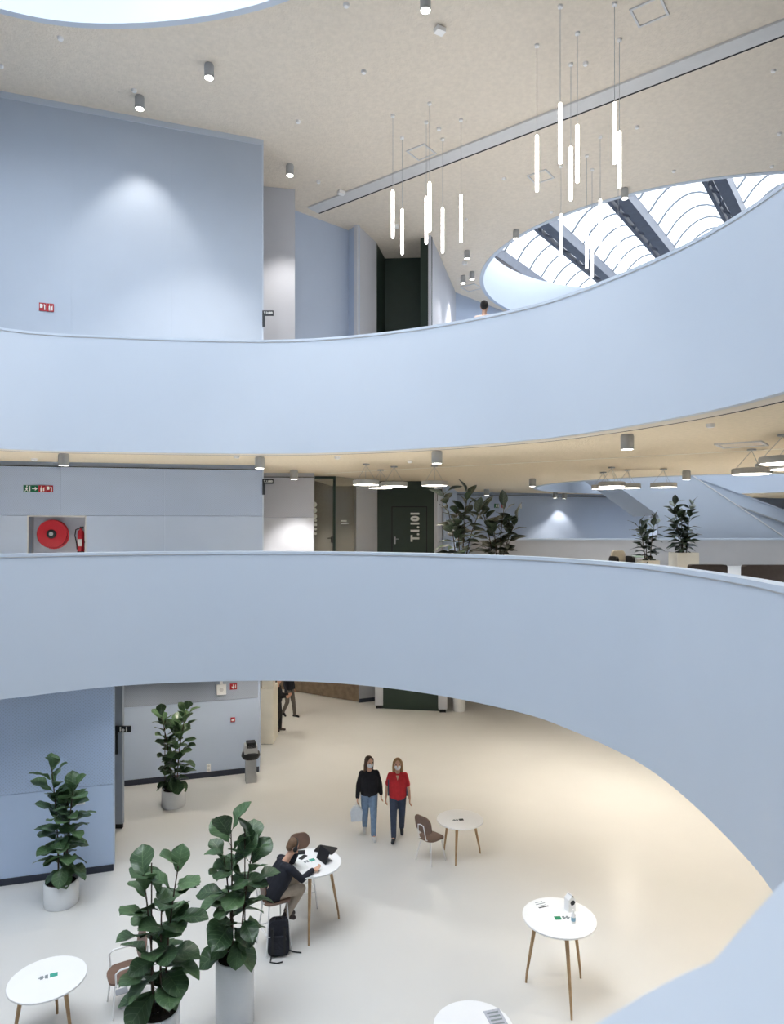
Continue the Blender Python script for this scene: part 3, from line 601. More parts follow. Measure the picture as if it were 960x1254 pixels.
# litter bin
p = atZ(307, 957, 0); t = thing('litter_bin', 'slim steel litter bin with a black bag against the ground level wall', 'bin', p, FGd.rotz())
MB().box(-.13, .13, -.12, .12, 0, .62).build('column', LAMPG, t)
MB().lathe([(.2, .6), (.235, .66), (.22, .74), (.17, .76)], 16).build('bag', BLACK, t, True)
MB().prism([(-.17, .74), (.17, .74), (.15, .95), (-.15, .95)], -.15, .15, lambda q: (q[0], q[2], q[1])).build('lid', LAMPG, t); MB().box(-.11, .11, -.15, .1, .88, 1.02).build('flap', BLACK, t)
# cream cabinet in the passage
p0, p1 = atZ(318, 912, 0), atZ(333.5, 914, 0); t = thing('tall_cabinet', 'cream tall cabinet standing in the ground level passage', 'cabinet', ((p0.x+p1.x)/2, p0.y+.4, 0))
hw = (p1.x-p0.x)/2
MB().box(-hw, hw, -.4, .4, .02, 1.66).build('body', CREAM, t); MB().box(-hw+.03, hw-.03, -.36, .4, 0, .02).build('plinth', BLACK, t); MB().box(-hw, hw, -.405, -.4, .5, .505).build('door_joint', SOFF, t)
t = tag(MB().box(p0.x+.06, p1.x-.02, p0.y+.05, p0.y+.5, 1.66, 1.9).build('storage_box', CREAM), 'cream box lying on top of the tall cabinet', 'box')

# ------------------------------------------------------------------ furniture
def table(label, c, h, r, feet, group):
    t = thing('round_table', label, 'table', (c[0], c[1], 0), 0, group)
    MB().lathe([(r-.012, h-.03), (r, h-.022), (r, h-.004), (r-.004, h), (.01, h)], 56, cap=False).add([], []).build('tabletop', WHITE, t, True)
    MB().lathe([(r*.96, h-.032), (.01, h-.031)], 40, cap=False).build('underside', WHITE, t)
    MB().lathe([(.16, h-.06), (.16, h-.03)], 20).build('hub_plate', LAMPG, t)
    tops = []
    for fx, fy in feet:
        d = Vector((fx-c[0], fy-c[1], 0)); u = d.normalized(); a = u*(r*.62)
        tops.append(a)
        MB().tube([(d.x, d.y, 0), (d.x*.93+a.x*.07, d.y*.93+a.y*.07, h*.12), (a.x, a.y, h-.035)], [.014, .017, .03], 10).build('leg', WOOD, t, True)
    for i in range(3): MB().tube([(tops[i].x*.9, tops[i].y*.9, h-.06), (tops[(i+1) % 3].x*.2, tops[(i+1) % 3].y*.2, h-.2 if h > .9 else h-.06)], .006, 5).build('brace', WHITE, t)
    return t
def tri(c, rr, a0): return [(c[0]+rr*math.cos(a0+2*PI*k/3), c[1]+rr*math.sin(a0+2*PI*k/3)) for k in range(3)]
def feet(pts): return [atZ(x, y, 0).xy[:] for x, y in pts]
def cen(fs): return (sum(p[0] for p in fs)/3, sum(p[1] for p in fs)/3)
ft4 = feet([(644, 1203), (700, 1249), (711, 1198)]); T4 = cen(ft4)
ft3 = feet([(544, 1041), (558, 1060), (588, 1045)]); T3 = cen(ft3)
T2 = (-1.29, 10.9); ft2 = [atZ(378, 1158, 0).xy[:], atZ(415, 1125, 0).xy[:], (-1.72, 11.15)]
T1 = atZ(58, 1198, .73).xy[:]; T5 = atZ(580, 1259, .73).xy[:]
table('high round white table with a carton on it', T4, 1.05, .5, ft4, 'tall round tables'); table('high round white table where the man works', T2, 1.05, .475, ft2, 'tall round tables')
table('low round white table beside the empty brown chair facing it', T3, .73, .455, ft3, 'low round tables'); table('low round white table with a teal sticker', T1, .73, .46, [atZ(90, 1262, 0).xy[:], atZ(22, 1292, 0).xy[:], atZ(72, 1243, 0).xy[:]] if False else tri(T1, .4, -.35), 'low round tables')
table('low round white table with a grey leaflet cut by the picture edge', T5, .73, .46, tri(T5, .4, .6), 'low round tables')

def rounded(w_, h, r, n=5):
    out = []
    for cx_, cy_, a in ((w_/2-r, h/2-r, 0), (-w_/2+r, h/2-r, PI/2), (-w_/2+r, -h/2+r, PI), (w_/2-r, -h/2+r, 1.5*PI)):
        out += [(cx_+r*math.cos(a+PI/2*i/n), cy_+r*math.sin(a+PI/2*i/n)) for i in range(n+1)]
    return out
def chair(label, loc, rz, seat=.45, arms=False, group=None, name='side_chair', backh=.4):
    """faces local +x"""
    t = thing(name, label, 'chair' if seat < .6 else 'stool', (*loc, 0), rz, group)
    def shell(q):      # dished seat
        x, y, z = q; return (x, y, seat+z+.25*y*y-.02*(x > .15))
    MB().prism(rounded(.42, .42, .13), -.014, .014, shell).build('seat', WALNUT, t, True)
    bh = .13 if seat > .6 else .17
    def bshell(q):     # q: a across, b up, h thickness
        return (-.235-q[1]*.18+q[2]+.35*q[0]*q[0], q[0], seat+.13+bh+q[1])
    bw = rounded(.36 if seat > .6 else .42, 2*bh, .12, 6)
    MB().prism(bw, -.012, .012, bshell).build('backrest', WALNUT, t, True)
    top = seat-.02
    for sx in (-1, 1):
        for sy in (-1, 1):
            fx, fy = sx*.2-.02, sy*.21
            MB().tube([(sx*.14, sy*.13, top), (fx, fy, .0)], .0115, 8).build('leg', WHITE, t, True)
    for sy in (-1, 1):
        MB().tube([(.14, sy*.13, top), (-.14, sy*.13, top)], .011, 6).build('seat_rail', WHITE, t)
    MB().tube([(-.14, -.09, top), (-.24, -.09, top+.05), (-.275, -.085, seat+.2), (-.29, -.07, seat+.3), (-.295, 0, seat+.32), (-.29, .07, seat+.3), (-.275, .085, seat+.2), (-.24, .09, top+.05), (-.14, .09, top)], .011, 6).build('back_loop', WHITE, t, True)
    if arms:
        for sy in (-1, 1): MB().tube([(.14, sy*.23, top), (.15, sy*.25, seat+.16), (.1, sy*.25, seat+.2), (-.2, sy*.24, seat+.2), (-.25, sy*.2, seat+.18)], .012, 7).build('armrest', WHITE, t, True)
    if seat > .6:
        z = .28; P = [(.2-.02-.04, -.19, z), (.2-.02-.04, .19, z), (-.2+.02, .19, z), (-.2+.02, -.19, z)]
        for i in range(4): MB().tube([P[i], P[(i+1) % 4]], .009, 6).build('foot_rail', WHITE, t)
    return t
chair('brown shell chair with white legs standing at the low table behind the walking women', (.76, 13.12), .75, group='brown shell chairs')
pB = atZ(147, 1192, .45); chair('brown shell chair with white armrests beside the fig in the tall pot', (pB.x+.05, pB.y+.02), PI+.55, arms=True, group='brown shell chairs')
chair('brown bar stool under the working man', (-1.80, 10.42), .55, seat=.74, name='bar_stool', group='brown bar stools'); chair('empty brown bar stool behind the working man at the high table', (-1.52, 11.52), -1.2, seat=.74, name='bar_stool', group='brown bar stools')

# things on the tables
def flat(name, label, cat, x, y, z, a, b, th, rz, m):
    p = atZ(x, y, z); o = MB().prism(rounded(a, b, min(a, b)*.12, 3), 0, th).build(name, m); o.location = (p.x, p.y, z); o.rotation_euler = (0, 0, rz); return tag(o, label, cat)
def sticker(x, y, z, rz, label, m1, m2):
    p = atZ(x, y, z); t = thing('table_sticker', label, 'sticker', (p.x, p.y, z), rz)
    MB().box(0, .09, -.04, .04, 0, .0015).build('colour_field', m1, t)
    for i in range(2):
        MB().box(-.11+i*.055, -.075+i*.055, -.035, .035, 0, .0015).build('glyph', m2, t); MB().box(-.13+i*.055, -.11+i*.055, -.01, .01, 0, .0015).build('glyph', m2, t)
GREYPR = mat('grey_print', (130, 138, 140), .6, .03, 10); BLACKPR = mat('black_print', (50, 52, 54), .6, .03, 10)
sticker(61, 1195, .73, .45, 'teal and grey sticker on the low table at the fig', TEAL, GREYPR); sticker(687, 1124, 1.05, PI+.1, 'green and grey sticker on the high table beside the carton', mat('green_sticker_print', (40, 140, 96), .6, .02, 5), GREYPR)
sticker(562, 1004, .73, .2, 'small dark sticker on the low table with the brown chair', BLACKPR, GREYPR); sticker(379, 1054, 1.05, .6, 'green sticker on the table where the man works', TEAL, GREYPR)
p = atZ(662, 1107, 1.05); t = thing('printed_notice', 'lines of grey print on the high table top', 'print', (p.x, p.y, 1.05), .35)
for i, (a, b) in enumerate(((.16, .022), (.13, .01), (.15, .012), (.12, .01))): MB().box(-a/2, a/2, -.09+i*.045, -.09+i*.045+b, 0, .0015).build('print_line', GREYPR if i else BLACKPR, t)
p = atZ(699, 1117, 1.05); t = thing('drink_carton', 'white carton with black blotches on the high table', 'carton', (p.x, p.y+.05, 1.05), .35)
MB().box(-.055, .055, -.055, .055, 0, .17).build('body', WHITE, t); MB().prism([(-.055, .17), (.055, .17), (0, .215)], -.055, .055, lambda q: (q[0], q[2], q[1])).build('gable_top', WHITE, t); MB().box(-.004, .004, -.055, .055, .21, .235).build('seam', WHITE, t)
MB().prism([(-.01, .09), (.03, .1), (.05, .13), (.03, .16), (-.01, .165), (-.03, .13)], -.057, -.054, lambda q: (q[0], q[2], q[1])).build('print_blotch', BLACKPR, t); MB().lathe([(.015, .2), (.015, .225)], 10, (.02, -.035, -.02)).build('cap', BLACK, t)
p = atZ(702, 1130, 1.05); t = thing('spray_bottle', 'small white bottle with a blue label on the high table', 'bottle', (p.x, p.y, 1.05), .2)
MB().lathe([(.028, 0), (.03, .01), (.03, .11), (.012, .135), (.012, .15)], 16).build('body', WHITE, t, True); MB().lathe([(.0305, .03), (.0305, .08)], 16).build('label_band', mat('pale_blue_label', (150, 190, 210), .5, .03, 6), t); MB().lathe([(.014, .15), (.014, .175)], 12).build('cap', WHITE, t)
p = atZ(607, 1247, .73); t = thing('leaflet', 'grey printed leaflet on the low table at the picture edge', 'leaflet', (p.x, p.y, .73), .25)
MB().box(-.1, .1, -.14, .14, 0, .003).build('sheet', mat('grey_leaflet_paper', (186, 188, 196), .6, .1, 30), t); 
for i in range(4): MB().box(-.07, .07, -.1+i*.06, -.075+i*.06, .003, .004).build('print_line', GREYPR, t)
flat('paper_sheet', 'grey paper sheet lying on the floor by the brown armchair', 'paper', 149, 1214, 0.001, .16, .13, .003, .5, mat('grey_paper', (150, 154, 160), .7, .05, 6))
# laptop, folder, phone, notes
p = atZ(393, 1056, 1.05); t = thing('tablet_computer', 'black tablet propped on its grey kickstand on the high table', 'tablet', (p.x, p.y+.02, 1.05), -.93)
sl = lambda q: (q[0], q[2]+(q[1])*.4, q[1]*.92+.008)
MB().prism([(-.145, 0), (.145, 0), (.145, .2), (-.145, .2)], -.005, .004, sl).build('screen', BLACK, t); MB().prism([(-.1, .1), (.1, .1), (.1, .0), (-.1, .0)], .0, .004, lambda q: (q[0], .04+.12-q[1]*1.1+q[2], q[1]*.92+.008)).build('kickstand', LAMPG, t)
flat('laptop_sleeve', 'black sleeve lying behind the tablet on the high table', 'sleeve', 399, 1041, 1.05, .34, .24, .015, -.35, BLACK); flat('phone', 'black phone lying on the high table', 'phone', 371, 1050, 1.05, .075, .15, .009, -.5, BLACK); flat('pencil_case', 'black pencil case on the high table by the man', 'case', 366, 1045, 1.05, .2, .09, .03, .15, BLACK)
flat('note_sheet', 'white paper sheet on the high table before the man', 'paper', 366, 1060, 1.05, .22, .3, .002, .5, SIGNW)
# backpack
p = atZ(341, 1167, 0); t = thing('backpack', 'dark navy backpack standing on the floor under the bar stool', 'backpack', (p.x, p.y+.02, 0), .15)
NAVY = mat('dark_navy_nylon', (38, 40, 50), .75, .12, 14, .3, 30)
bk = MB()
for sx in (0,): pass
def pack(q): a, b, h = q; return (a*(1-.12*b/.5), h*(1-.35*(b/.5)**2)+.03*b, b)
bm_ = MB().prism([(x, z+.25) for x, z in rounded(.33, .5, .09, 5)], -.1, .1, pack); bm_.build('body', NAVY, t, True)
MB().prism([(x, z+.17) for x, z in rounded(.25, .24, .05, 4)], -.15, -.09, pack).build('front_pocket', NAVY, t, True); MB().tube([(-.05, .0, .48), (-.03, .0, .53), (.03, .0, .53), (.05, .0, .48)], .01, 6).build('grab_handle', BLACK, t)
for sx in (-.09, .09): MB().box(sx-.015, sx+.015, -.165, -.1, .06, .44).build('strap', BLACK, t)
MB().tube([(-.1, -.12, .04), (-.12, -.24, .01), (-.02, -.28, .01), (.06, -.26, .012)], .01, 6).build('loose_strap', BLACK, t); MB().tube([(.13, -.05, .06), (.22, -.04, .012), (.34, -.08, .012)], .01, 6).build('loose_strap', BLACK, t)

# ------------------------------------------------------------------ plants
def leaf_mat(name, c, c2, rough):
    m = bpy.data.materials.new(name); m.use_nodes = True; nt = m.node_tree; N = nt.nodes; L = nt.links; b = N['Principled BSDF']
    b.inputs['Roughness'].default_value = rough
    uv = N.new('ShaderNodeUVMap'); sp = N.new('ShaderNodeSeparateXYZ'); L.new(uv.outputs[0], sp.inputs[0])
    ab = N.new('ShaderNodeMath'); ab.operation = 'ABSOLUTE'; L.new(sp.outputs[0], ab.inputs[0])
    # side veins slanting from the midrib
    ma = N.new('ShaderNodeMath'); ma.operation = 'MULTIPLY_ADD'; ma.inputs[1].default_value = -.22; L.new(ab.outputs[0], ma.inputs[0]); L.new(sp.outputs[1], ma.inputs[2])
    mu = N.new('ShaderNodeMath'); mu.operation = 'MULTIPLY'; mu.inputs[1].default_value = 6.5; L.new(ma.outputs[0], mu.inputs[0])
    fr = N.new('ShaderNodeMath'); fr.operation = 'FRACT'; L.new(mu.outputs[0], fr.inputs[0])
    lt = N.new('ShaderNodeMath'); lt.operation = 'LESS_THAN'; lt.inputs[1].default_value = .1; L.new(fr.outputs[0], lt.inputs[0])
    l2 = N.new('ShaderNodeMath'); l2.operation = 'LESS_THAN'; l2.inputs[1].default_value = .035; L.new(ab.outputs[0], l2.inputs[0])
    mxx = N.new('ShaderNodeMath'); mxx.operation = 'MAXIMUM'; L.new(lt.outputs[0], mxx.inputs[0]); L.new(l2.outputs[0], mxx.inputs[1])
    sc_ = N.new('ShaderNodeMath'); sc_.operation = 'MULTIPLY'; sc_.inputs[1].default_value = .4; L.new(mxx.outputs[0], sc_.inputs[0])
    nz = N.new('ShaderNodeTexNoise'); nz.inputs['Scale'].default_value = 5; tc = N.new('ShaderNodeTexCoord'); L.new(tc.outputs['Object'], nz.inputs['Vector'])
    oi = N.new('ShaderNodeObjectInfo'); add = N.new('ShaderNodeMath'); add.operation = 'MULTIPLY_ADD'; add.inputs[1].default_value = .6; L.new(oi.outputs['Random'], add.inputs[0])
    h = N.new('ShaderNodeMath'); h.operation = 'MULTIPLY'; h.inputs[1].default_value = .4; L.new(nz.outputs['Fac'], h.inputs[0]); L.new(h.outputs[0], add.inputs[2])
    mx0 = N.new('ShaderNodeMix'); mx0.data_type = 'RGBA'; L.new(add.outputs[0], mx0.inputs['Factor']); mx0.inputs[6].default_value = (*lin(c), 1); mx0.inputs[7].default_value = (*lin(c2), 1)
    mx = N.new('ShaderNodeMix'); mx.data_type = 'RGBA'; L.new(sc_.outputs[0], mx.inputs['Factor']); L.new(mx0.outputs[2], mx.inputs[6]); mx.inputs[7].default_value = (*lin((128, 156, 112)), 1)
    L.new(mx.outputs[2], b.inputs['Base Color']); return m
FIG = leaf_mat('fiddle_leaf_green', (40, 66, 42), (92, 122, 82), .36); RUB = leaf_mat('rubber_plant_leaf', (30, 40, 34), (52, 62, 48), .3)
STEM = mat('brown_plant_stem', (74, 60, 46), .8, .15, 10)
def leaf_mesh(name, L, W, kind, seed, m):
    r = random.Random(seed); nu, nv = 6, 9; vs = []; uvs = []
    for j in range(nv+1):
        v = j/nv
        if kind == 'fig': wv = (math.sin(PI*min(1, v*1.02))**.55)*(.55+.6*v-.12*math.sin(PI*2*v)) if 0 < v < 1 else .02
        else: wv = math.sin(PI*v**.9)**.8 if 0 < v < 1 else .02
        for i in range(nu+1):
            u = -1+2*i/nu
            x = u*wv*W/2; y = .06+v*L
            z = .10*abs(u)**1.3*wv*W-.28*L*v*v*r.uniform(.95, 1.05)+(.018*math.sin(7*v+3*u+seed)*abs(u)+.008*math.sin(15*v+seed)*abs(u))*(1 if kind == 'fig' else .4)
            vs.append((x, y, z)); uvs.append((u, v))
    fs = [(j*(nu+1)+i, j*(nu+1)+i+1, (j+1)*(nu+1)+i+1, (j+1)*(nu+1)+i) for j in range(nv) for i in range(nu)]
    o = len(vs)         # stalk
    for k in range(3): vs += [(.005*math.cos(2*PI*k/3), 0, .005*math.sin(2*PI*k/3)), (.004*math.cos(2*PI*k/3), .08, .004*math.sin(2*PI*k/3))]; uvs += [(0, 0), (0, 0)]
    fs += [(o, o+1, o+3, o+2), (o+2, o+3, o+5, o+4), (o+4, o+5, o+1, o)]
    me = bpy.data.meshes.new(name); me.from_pydata(vs, [], fs); ul = me.uv_layers.new(name='UVMap')
    for lp in me.loops: ul.data[lp.index].uv = uvs[lp.vertex_index]
    for p in me.polygons: p.use_smooth = True
    me.materials.append(m); return me
FIGL = [leaf_mesh('leaf', .34, .27, 'fig', s, FIG) for s in range(4)]; RUBL = [leaf_mesh('leaf', .31, .17, 'rub', s, RUB) for s in range(3)]
def plant(name, label, loc, pot, stems, meshes, per, seed, tilt=(.15, 1.25), size=(.8, 1.2), group=None, parent_pot=True, stake=None):
    """pot: (radius, height) round or (half, height, 'box'); stems: list of (x, y, lean x, lean y, base height, top height)"""
    r = random.Random(seed); t = thing(name, label, 'plant', (*loc, ), 0, group); hp = pot[1]
    if len(pot) == 2:
        R0 = pot[0]; po_ = MB().lathe([(R0*.97, 0), (R0, .02), (R0, hp-.01), (R0-.008, hp), (R0-.025, hp), (R0-.03, hp-.06)], 40, cap=False).add([], []).build('pot', POT, t, True)
        MB().lathe([(R0-.028, hp-.06), (R0*.5, hp-.04), (.01, hp-.035)], 24, cap=False).build('soil', SOIL, po_, True)
        MB().lathe([(R0*.965, 0), (R0*.965, .018)], 40).build('pot_foot', DARK, po_)
    else:
        a = pot[0]; b = MB()
        for q in ((-a, a, -a, -a+.03), (-a, a, a-.03, a), (-a, -a+.03, -a+.03, a-.03), (a-.03, a, -a+.03, a-.03)): b.box(*q, 0, hp)
        po_ = b.build('pot', CREAM, t); MB().box(-a+.03, a-.03, -a+.03, a-.03, hp-.1, hp-.05).build('soil', SOIL, po_)
    k = 0
    for sx, sy, lx, ly, z0, z1 in stems:
        pts = [(sx+lx*q*q, sy+ly*q*q, hp-.06+(z1-hp+.06)*q) for q in [i/6 for i in range(7)]]
        MB().tube(pts, [.016-.0014*i for i in range(7)], 6).build('stem', STEM, t, True)
        ang = r.random()*6
        for i in range(per):
            q = (i+.5)/per; z = z0+(z1-z0)*q; qq = (z-hp+.06)/(z1-hp+.06); bx_, by_ = sx+lx*qq*qq, sy+ly*qq*qq
            ang += 2.4+r.uniform(-.4, .4); el = tilt[0]+(tilt[1]-tilt[0])*q**2+r.uniform(-.45, .45)
            if q < .15: el -= .35
            s = r.uniform(*size)*(1-.12*q)
            l = link('leaf', meshes[k % len(meshes)], None, t); k += 1
            l.location = (bx_, by_, z); l.rotation_euler = (el, r.uniform(-.4, .4), ang); l.scale = (s, s, s)
    if stake: MB().tube([(*stake[:2], hp-.06), (*stake[:2], stake[2])], .008, 5).build('stake', STEM, t)
    return t
p = atZ(75, 1106, 0); plant('potted_fig', 'fiddle-leaf fig in a low white pot against the front blue wall', (p.x, p.y, 0), (.275, .4), [(-.06, .03, -.12, 0, .55, 2.3), (.1, -.03, .1, .05, .6, 1.95), (0, .08, .02, .1, .5, 1.7)], FIGL, 27, 3, group='fiddle-leaf figs in white pots')
p = atZ(212.5, 986, 0); plant('potted_fig', 'fiddle-leaf fig in a low white pot before the blue grey wall with the litter bin', (p.x, p.y, 0), (.265, .39), [(-.06, 0, -.22, 0, .55, 2.05), (.08, 0, .22, 0, .55, 2.2), (0, .08, .0, .1, .5, 1.75)], FIGL, 26, 11, group='fiddle-leaf figs in white pots', stake=(-.2, 0, 1.95))
plant('potted_fig', 'fiddle-leaf fig in a tall white cylinder pot beside the brown armchair', (-2.70, 7.82, 0), (.245, .87), [(-.05, 0, -.12, 0, 1.0, 2.42), (.08, 0, .14, .05, 1.05, 2.5), (0, .08, 0, .05, 1.0, 2.1)], FIGL, 17, 23, size=(.9, 1.3), group='fiddle-leaf figs in white pots', stake=(-.08, .02, 2.55))
plant('potted_fig', 'fiddle-leaf fig in a tall white cylinder pot beside the seated man', (-2.04, 8.8, 0), (.245, .87), [(-.03, 0, -.02, 0, 1.0, 2.5), (.08, 0, .16, .05, 1.05, 2.3), (-.05, .06, -.12, .05, 1.0, 2.1)], FIGL, 18, 31, size=(.9, 1.3), group='fiddle-leaf figs in white pots', stake=(.12, .05, 2.5))
for x, Y, zt, sd, lab in ((563, 15.6, 2.36, 5, 'tall dark rubber plant behind the gallery balustrade beside the dark green wall'), (608, 16.4, 2.05, 9, 'lower dark rubber plant behind the gallery balustrade before the far blue wall')):
    plant('rubber_plant', lab, ((x-CX)/F*Y, Y, Z1), (.22, .45), [(-.08, 0, -.3, 0, .6, zt), (.06, 0, .12, 0, .6, zt-.02), (.12, .05, .42, .1, .6, zt-.3), (0, -.06, -.1, -.1, .6, zt-.45)], RUBL, 21, sd, (.3, 1.1), (1.05, 1.5), group='rubber plants')
plant('rubber_plant', 'rubber plant in a large cream box planter before the staircase', (atY(837, 0, 24).x, 24, Z1), (.38, .67, 'box'), [(-.15, 0, -.2, 0, .8, 2.4), (.1, 0, .2, 0, .8, 2.35), (0, .1, 0, .1, .8, 2.0), (-.05, -.1, -.35, 0, .75, 1.7)], RUBL, 24, 41, (.3, 1.1), (1.1, 1.6), group='rubber plants')
plant('rubber_plant', 'smaller rubber plant in a cream box planter left of the large planter', (atY(793, 0, 23).x, 23, Z1), (.3, .45, 'box'), [(-.1, 0, -.2, 0, .5, 1.6), (.1, 0, .15, 0, .5, 1.75), (0, .1, 0, .1, .5, 1.4)], RUBL, 22, 43, (.3, 1.1), (1.05, 1.5), group='rubber plants')
p = atZ(563, 872, 0); plant('potted_fig', 'leafy plant in a cream white pot right of the dark green ground level wall', (p.x, p.y+.2, 0), (.225, .62), [(0, 0, .1, 0, 1.0, 2.2), (.05, .05, -.1, .1, .95, 2.0)], FIGL, 10, 53)
# gallery seating seen over the balustrade
BRN = mat('dark_brown_upholstery', (58, 52, 52), .8, .1, 12, .3, 40)
def sofa(name, lab, x0, x1, Y, ztop):
    X0, X1 = (x0-CX)/F*Y, (x1-CX)/F*Y; t = thing(name, lab, 'sofa', ((X0+X1)/2, Y+.4, Z1)); hw = (X1-X0)/2
    b = lambda a: MB().prism([(q[0], q[1]) for q in a[0]], a[1], a[2], lambda q: (q[0], q[2], q[1]))
    MB().prism([(x, z+ztop/2+.06) for x, z in rounded(2*hw, ztop-.12, .06, 4)], -.4, -.2, lambda q: (q[0], q[2], q[1])).build('backrest', BRN, t, True)
    MB().prism([(x, z+.3) for x, z in rounded(2*hw-.04, .24, .06, 4)], -.2, .4, lambda q: (q[0], q[2], q[1])).build('seat_cushion', BRN, t, True)
    for sx in (-1, 1):
        for sy in (-.33, .33): MB().tube([(sx*(hw-.1), sy, 0), (sx*(hw-.1), sy, .2)], .02, 8).build('leg', BLACK, t)
sofa('lounge_sofa', 'long dark brown sofa behind the gallery balustrade', 913, 990, 14.6, .74); sofa('lounge_sofa', 'short dark brown sofa beside the cream planter on the gallery', 846, 891, 16.2, .66)
Y = 18.5; pX = atY(761.5, 0, Y).x; t = thing('lounge_chair', 'small lounge chair with a cream backrest top behind the gallery balustrade', 'chair', (pX, Y, Z1), .2)
MB().prism([(x, z+.72) for x, z in rounded(.4, .4, .1, 4)], -.04, .04, lambda q: (q[0], q[2]+.2, q[1])).build('backrest', CREAM, t, True); MB().prism(rounded(.46, .46, .1, 4), .38, .46).build('seat', BRN, t, True)
for sx in (-1, 1):
    MB().prism([(x, z+.62) for x, z in rounded(.44, .3, .1, 4)], -.03, .03, lambda q: (q[2]+sx*.24, q[0], q[1])).build('armrest', BLACK, t, True)
    for sy in (-1, 1): MB().tube([(sx*.17, sy*.17, .38), (sx*.21, sy*.2, 0)], .014, 8).build('leg', BLACK, t)
Y = 19.0; pX = atY(779, 0, Y).x; t = thing('side_table', 'small green topped side table beside the lounge chair on the gallery', 'table', (pX, Y, Z1))
MB().lathe([(.2, .72), (.2, .75)], 24).build('tabletop', mat('sage_green_glass', (150, 178, 164), .3, .04, 5), t); MB().lathe([(.02, .03), (.02, .72)], 10).build('column', LAMPG, t); MB().lathe([(.16, 0), (.16, .03)], 20).build('base', LAMPG, t)

# ------------------------------------------------------------------ people
def fuse(mb, vox):
    me = bpy.data.meshes.new('tmp'); me.from_pydata(mb.v, [], mb.f); o = bpy.data.objects.new('tmp', me); C.objects.link(o)
    m = o.modifiers.new('r', 'REMESH'); m.mode = 'VOXEL'; m.voxel_size = vox
    s = o.modifiers.new('s', 'SMOOTH'); s.iterations = 3; s.factor = .5
    dg = bpy.context.evaluated_depsgraph_get(); dg.update(); out = bpy.data.meshes.new_from_object(o.evaluated_get(dg))
    bpy.data.objects.remove(o); bpy.data.meshes.remove(me)
    for p in out.polygons: p.use_smooth = True
    return out
def limb(mb, pts, rs, n=10):      # tapered chain with round joints
    for a, b, ra, rb in zip(pts, pts[1:], rs, rs[1:]):
        mb.tube([a, b], [ra, rb], n)
    for p, r in zip(pts, rs): mb.ball(p, r, n, 7)
def hand(mb, wrist, d, side, up=(0, 0, 1)):
    """palm and five curled fingers from the wrist along d"""
    w_ = Vector(wrist); d = Vector(d).normalized(); s = Vector(side).normalized(); nrm = d.cross(s)
    for k in (-.02, 0, .02): limb(mb, [w_+s*k*.6, w_+d*.075+s*k], [.016, .017], 8)
    for k, L in ((-.03, .062), (-.01, .075), (.011, .07), (.03, .055)):
        a = w_+d*.08+s*k; b = a+d*L*.5+nrm*.012; c = b+d*L*.42+nrm*.03
        limb(mb, [a, b, c], [.0105, .0098, .008], 7)
    a = w_+d*.03+s*-.03; limb(mb, [a, a+d*.035+s*-.025, a+d*.065+s*-.027+nrm*.015], [.012, .011, .009], 7)
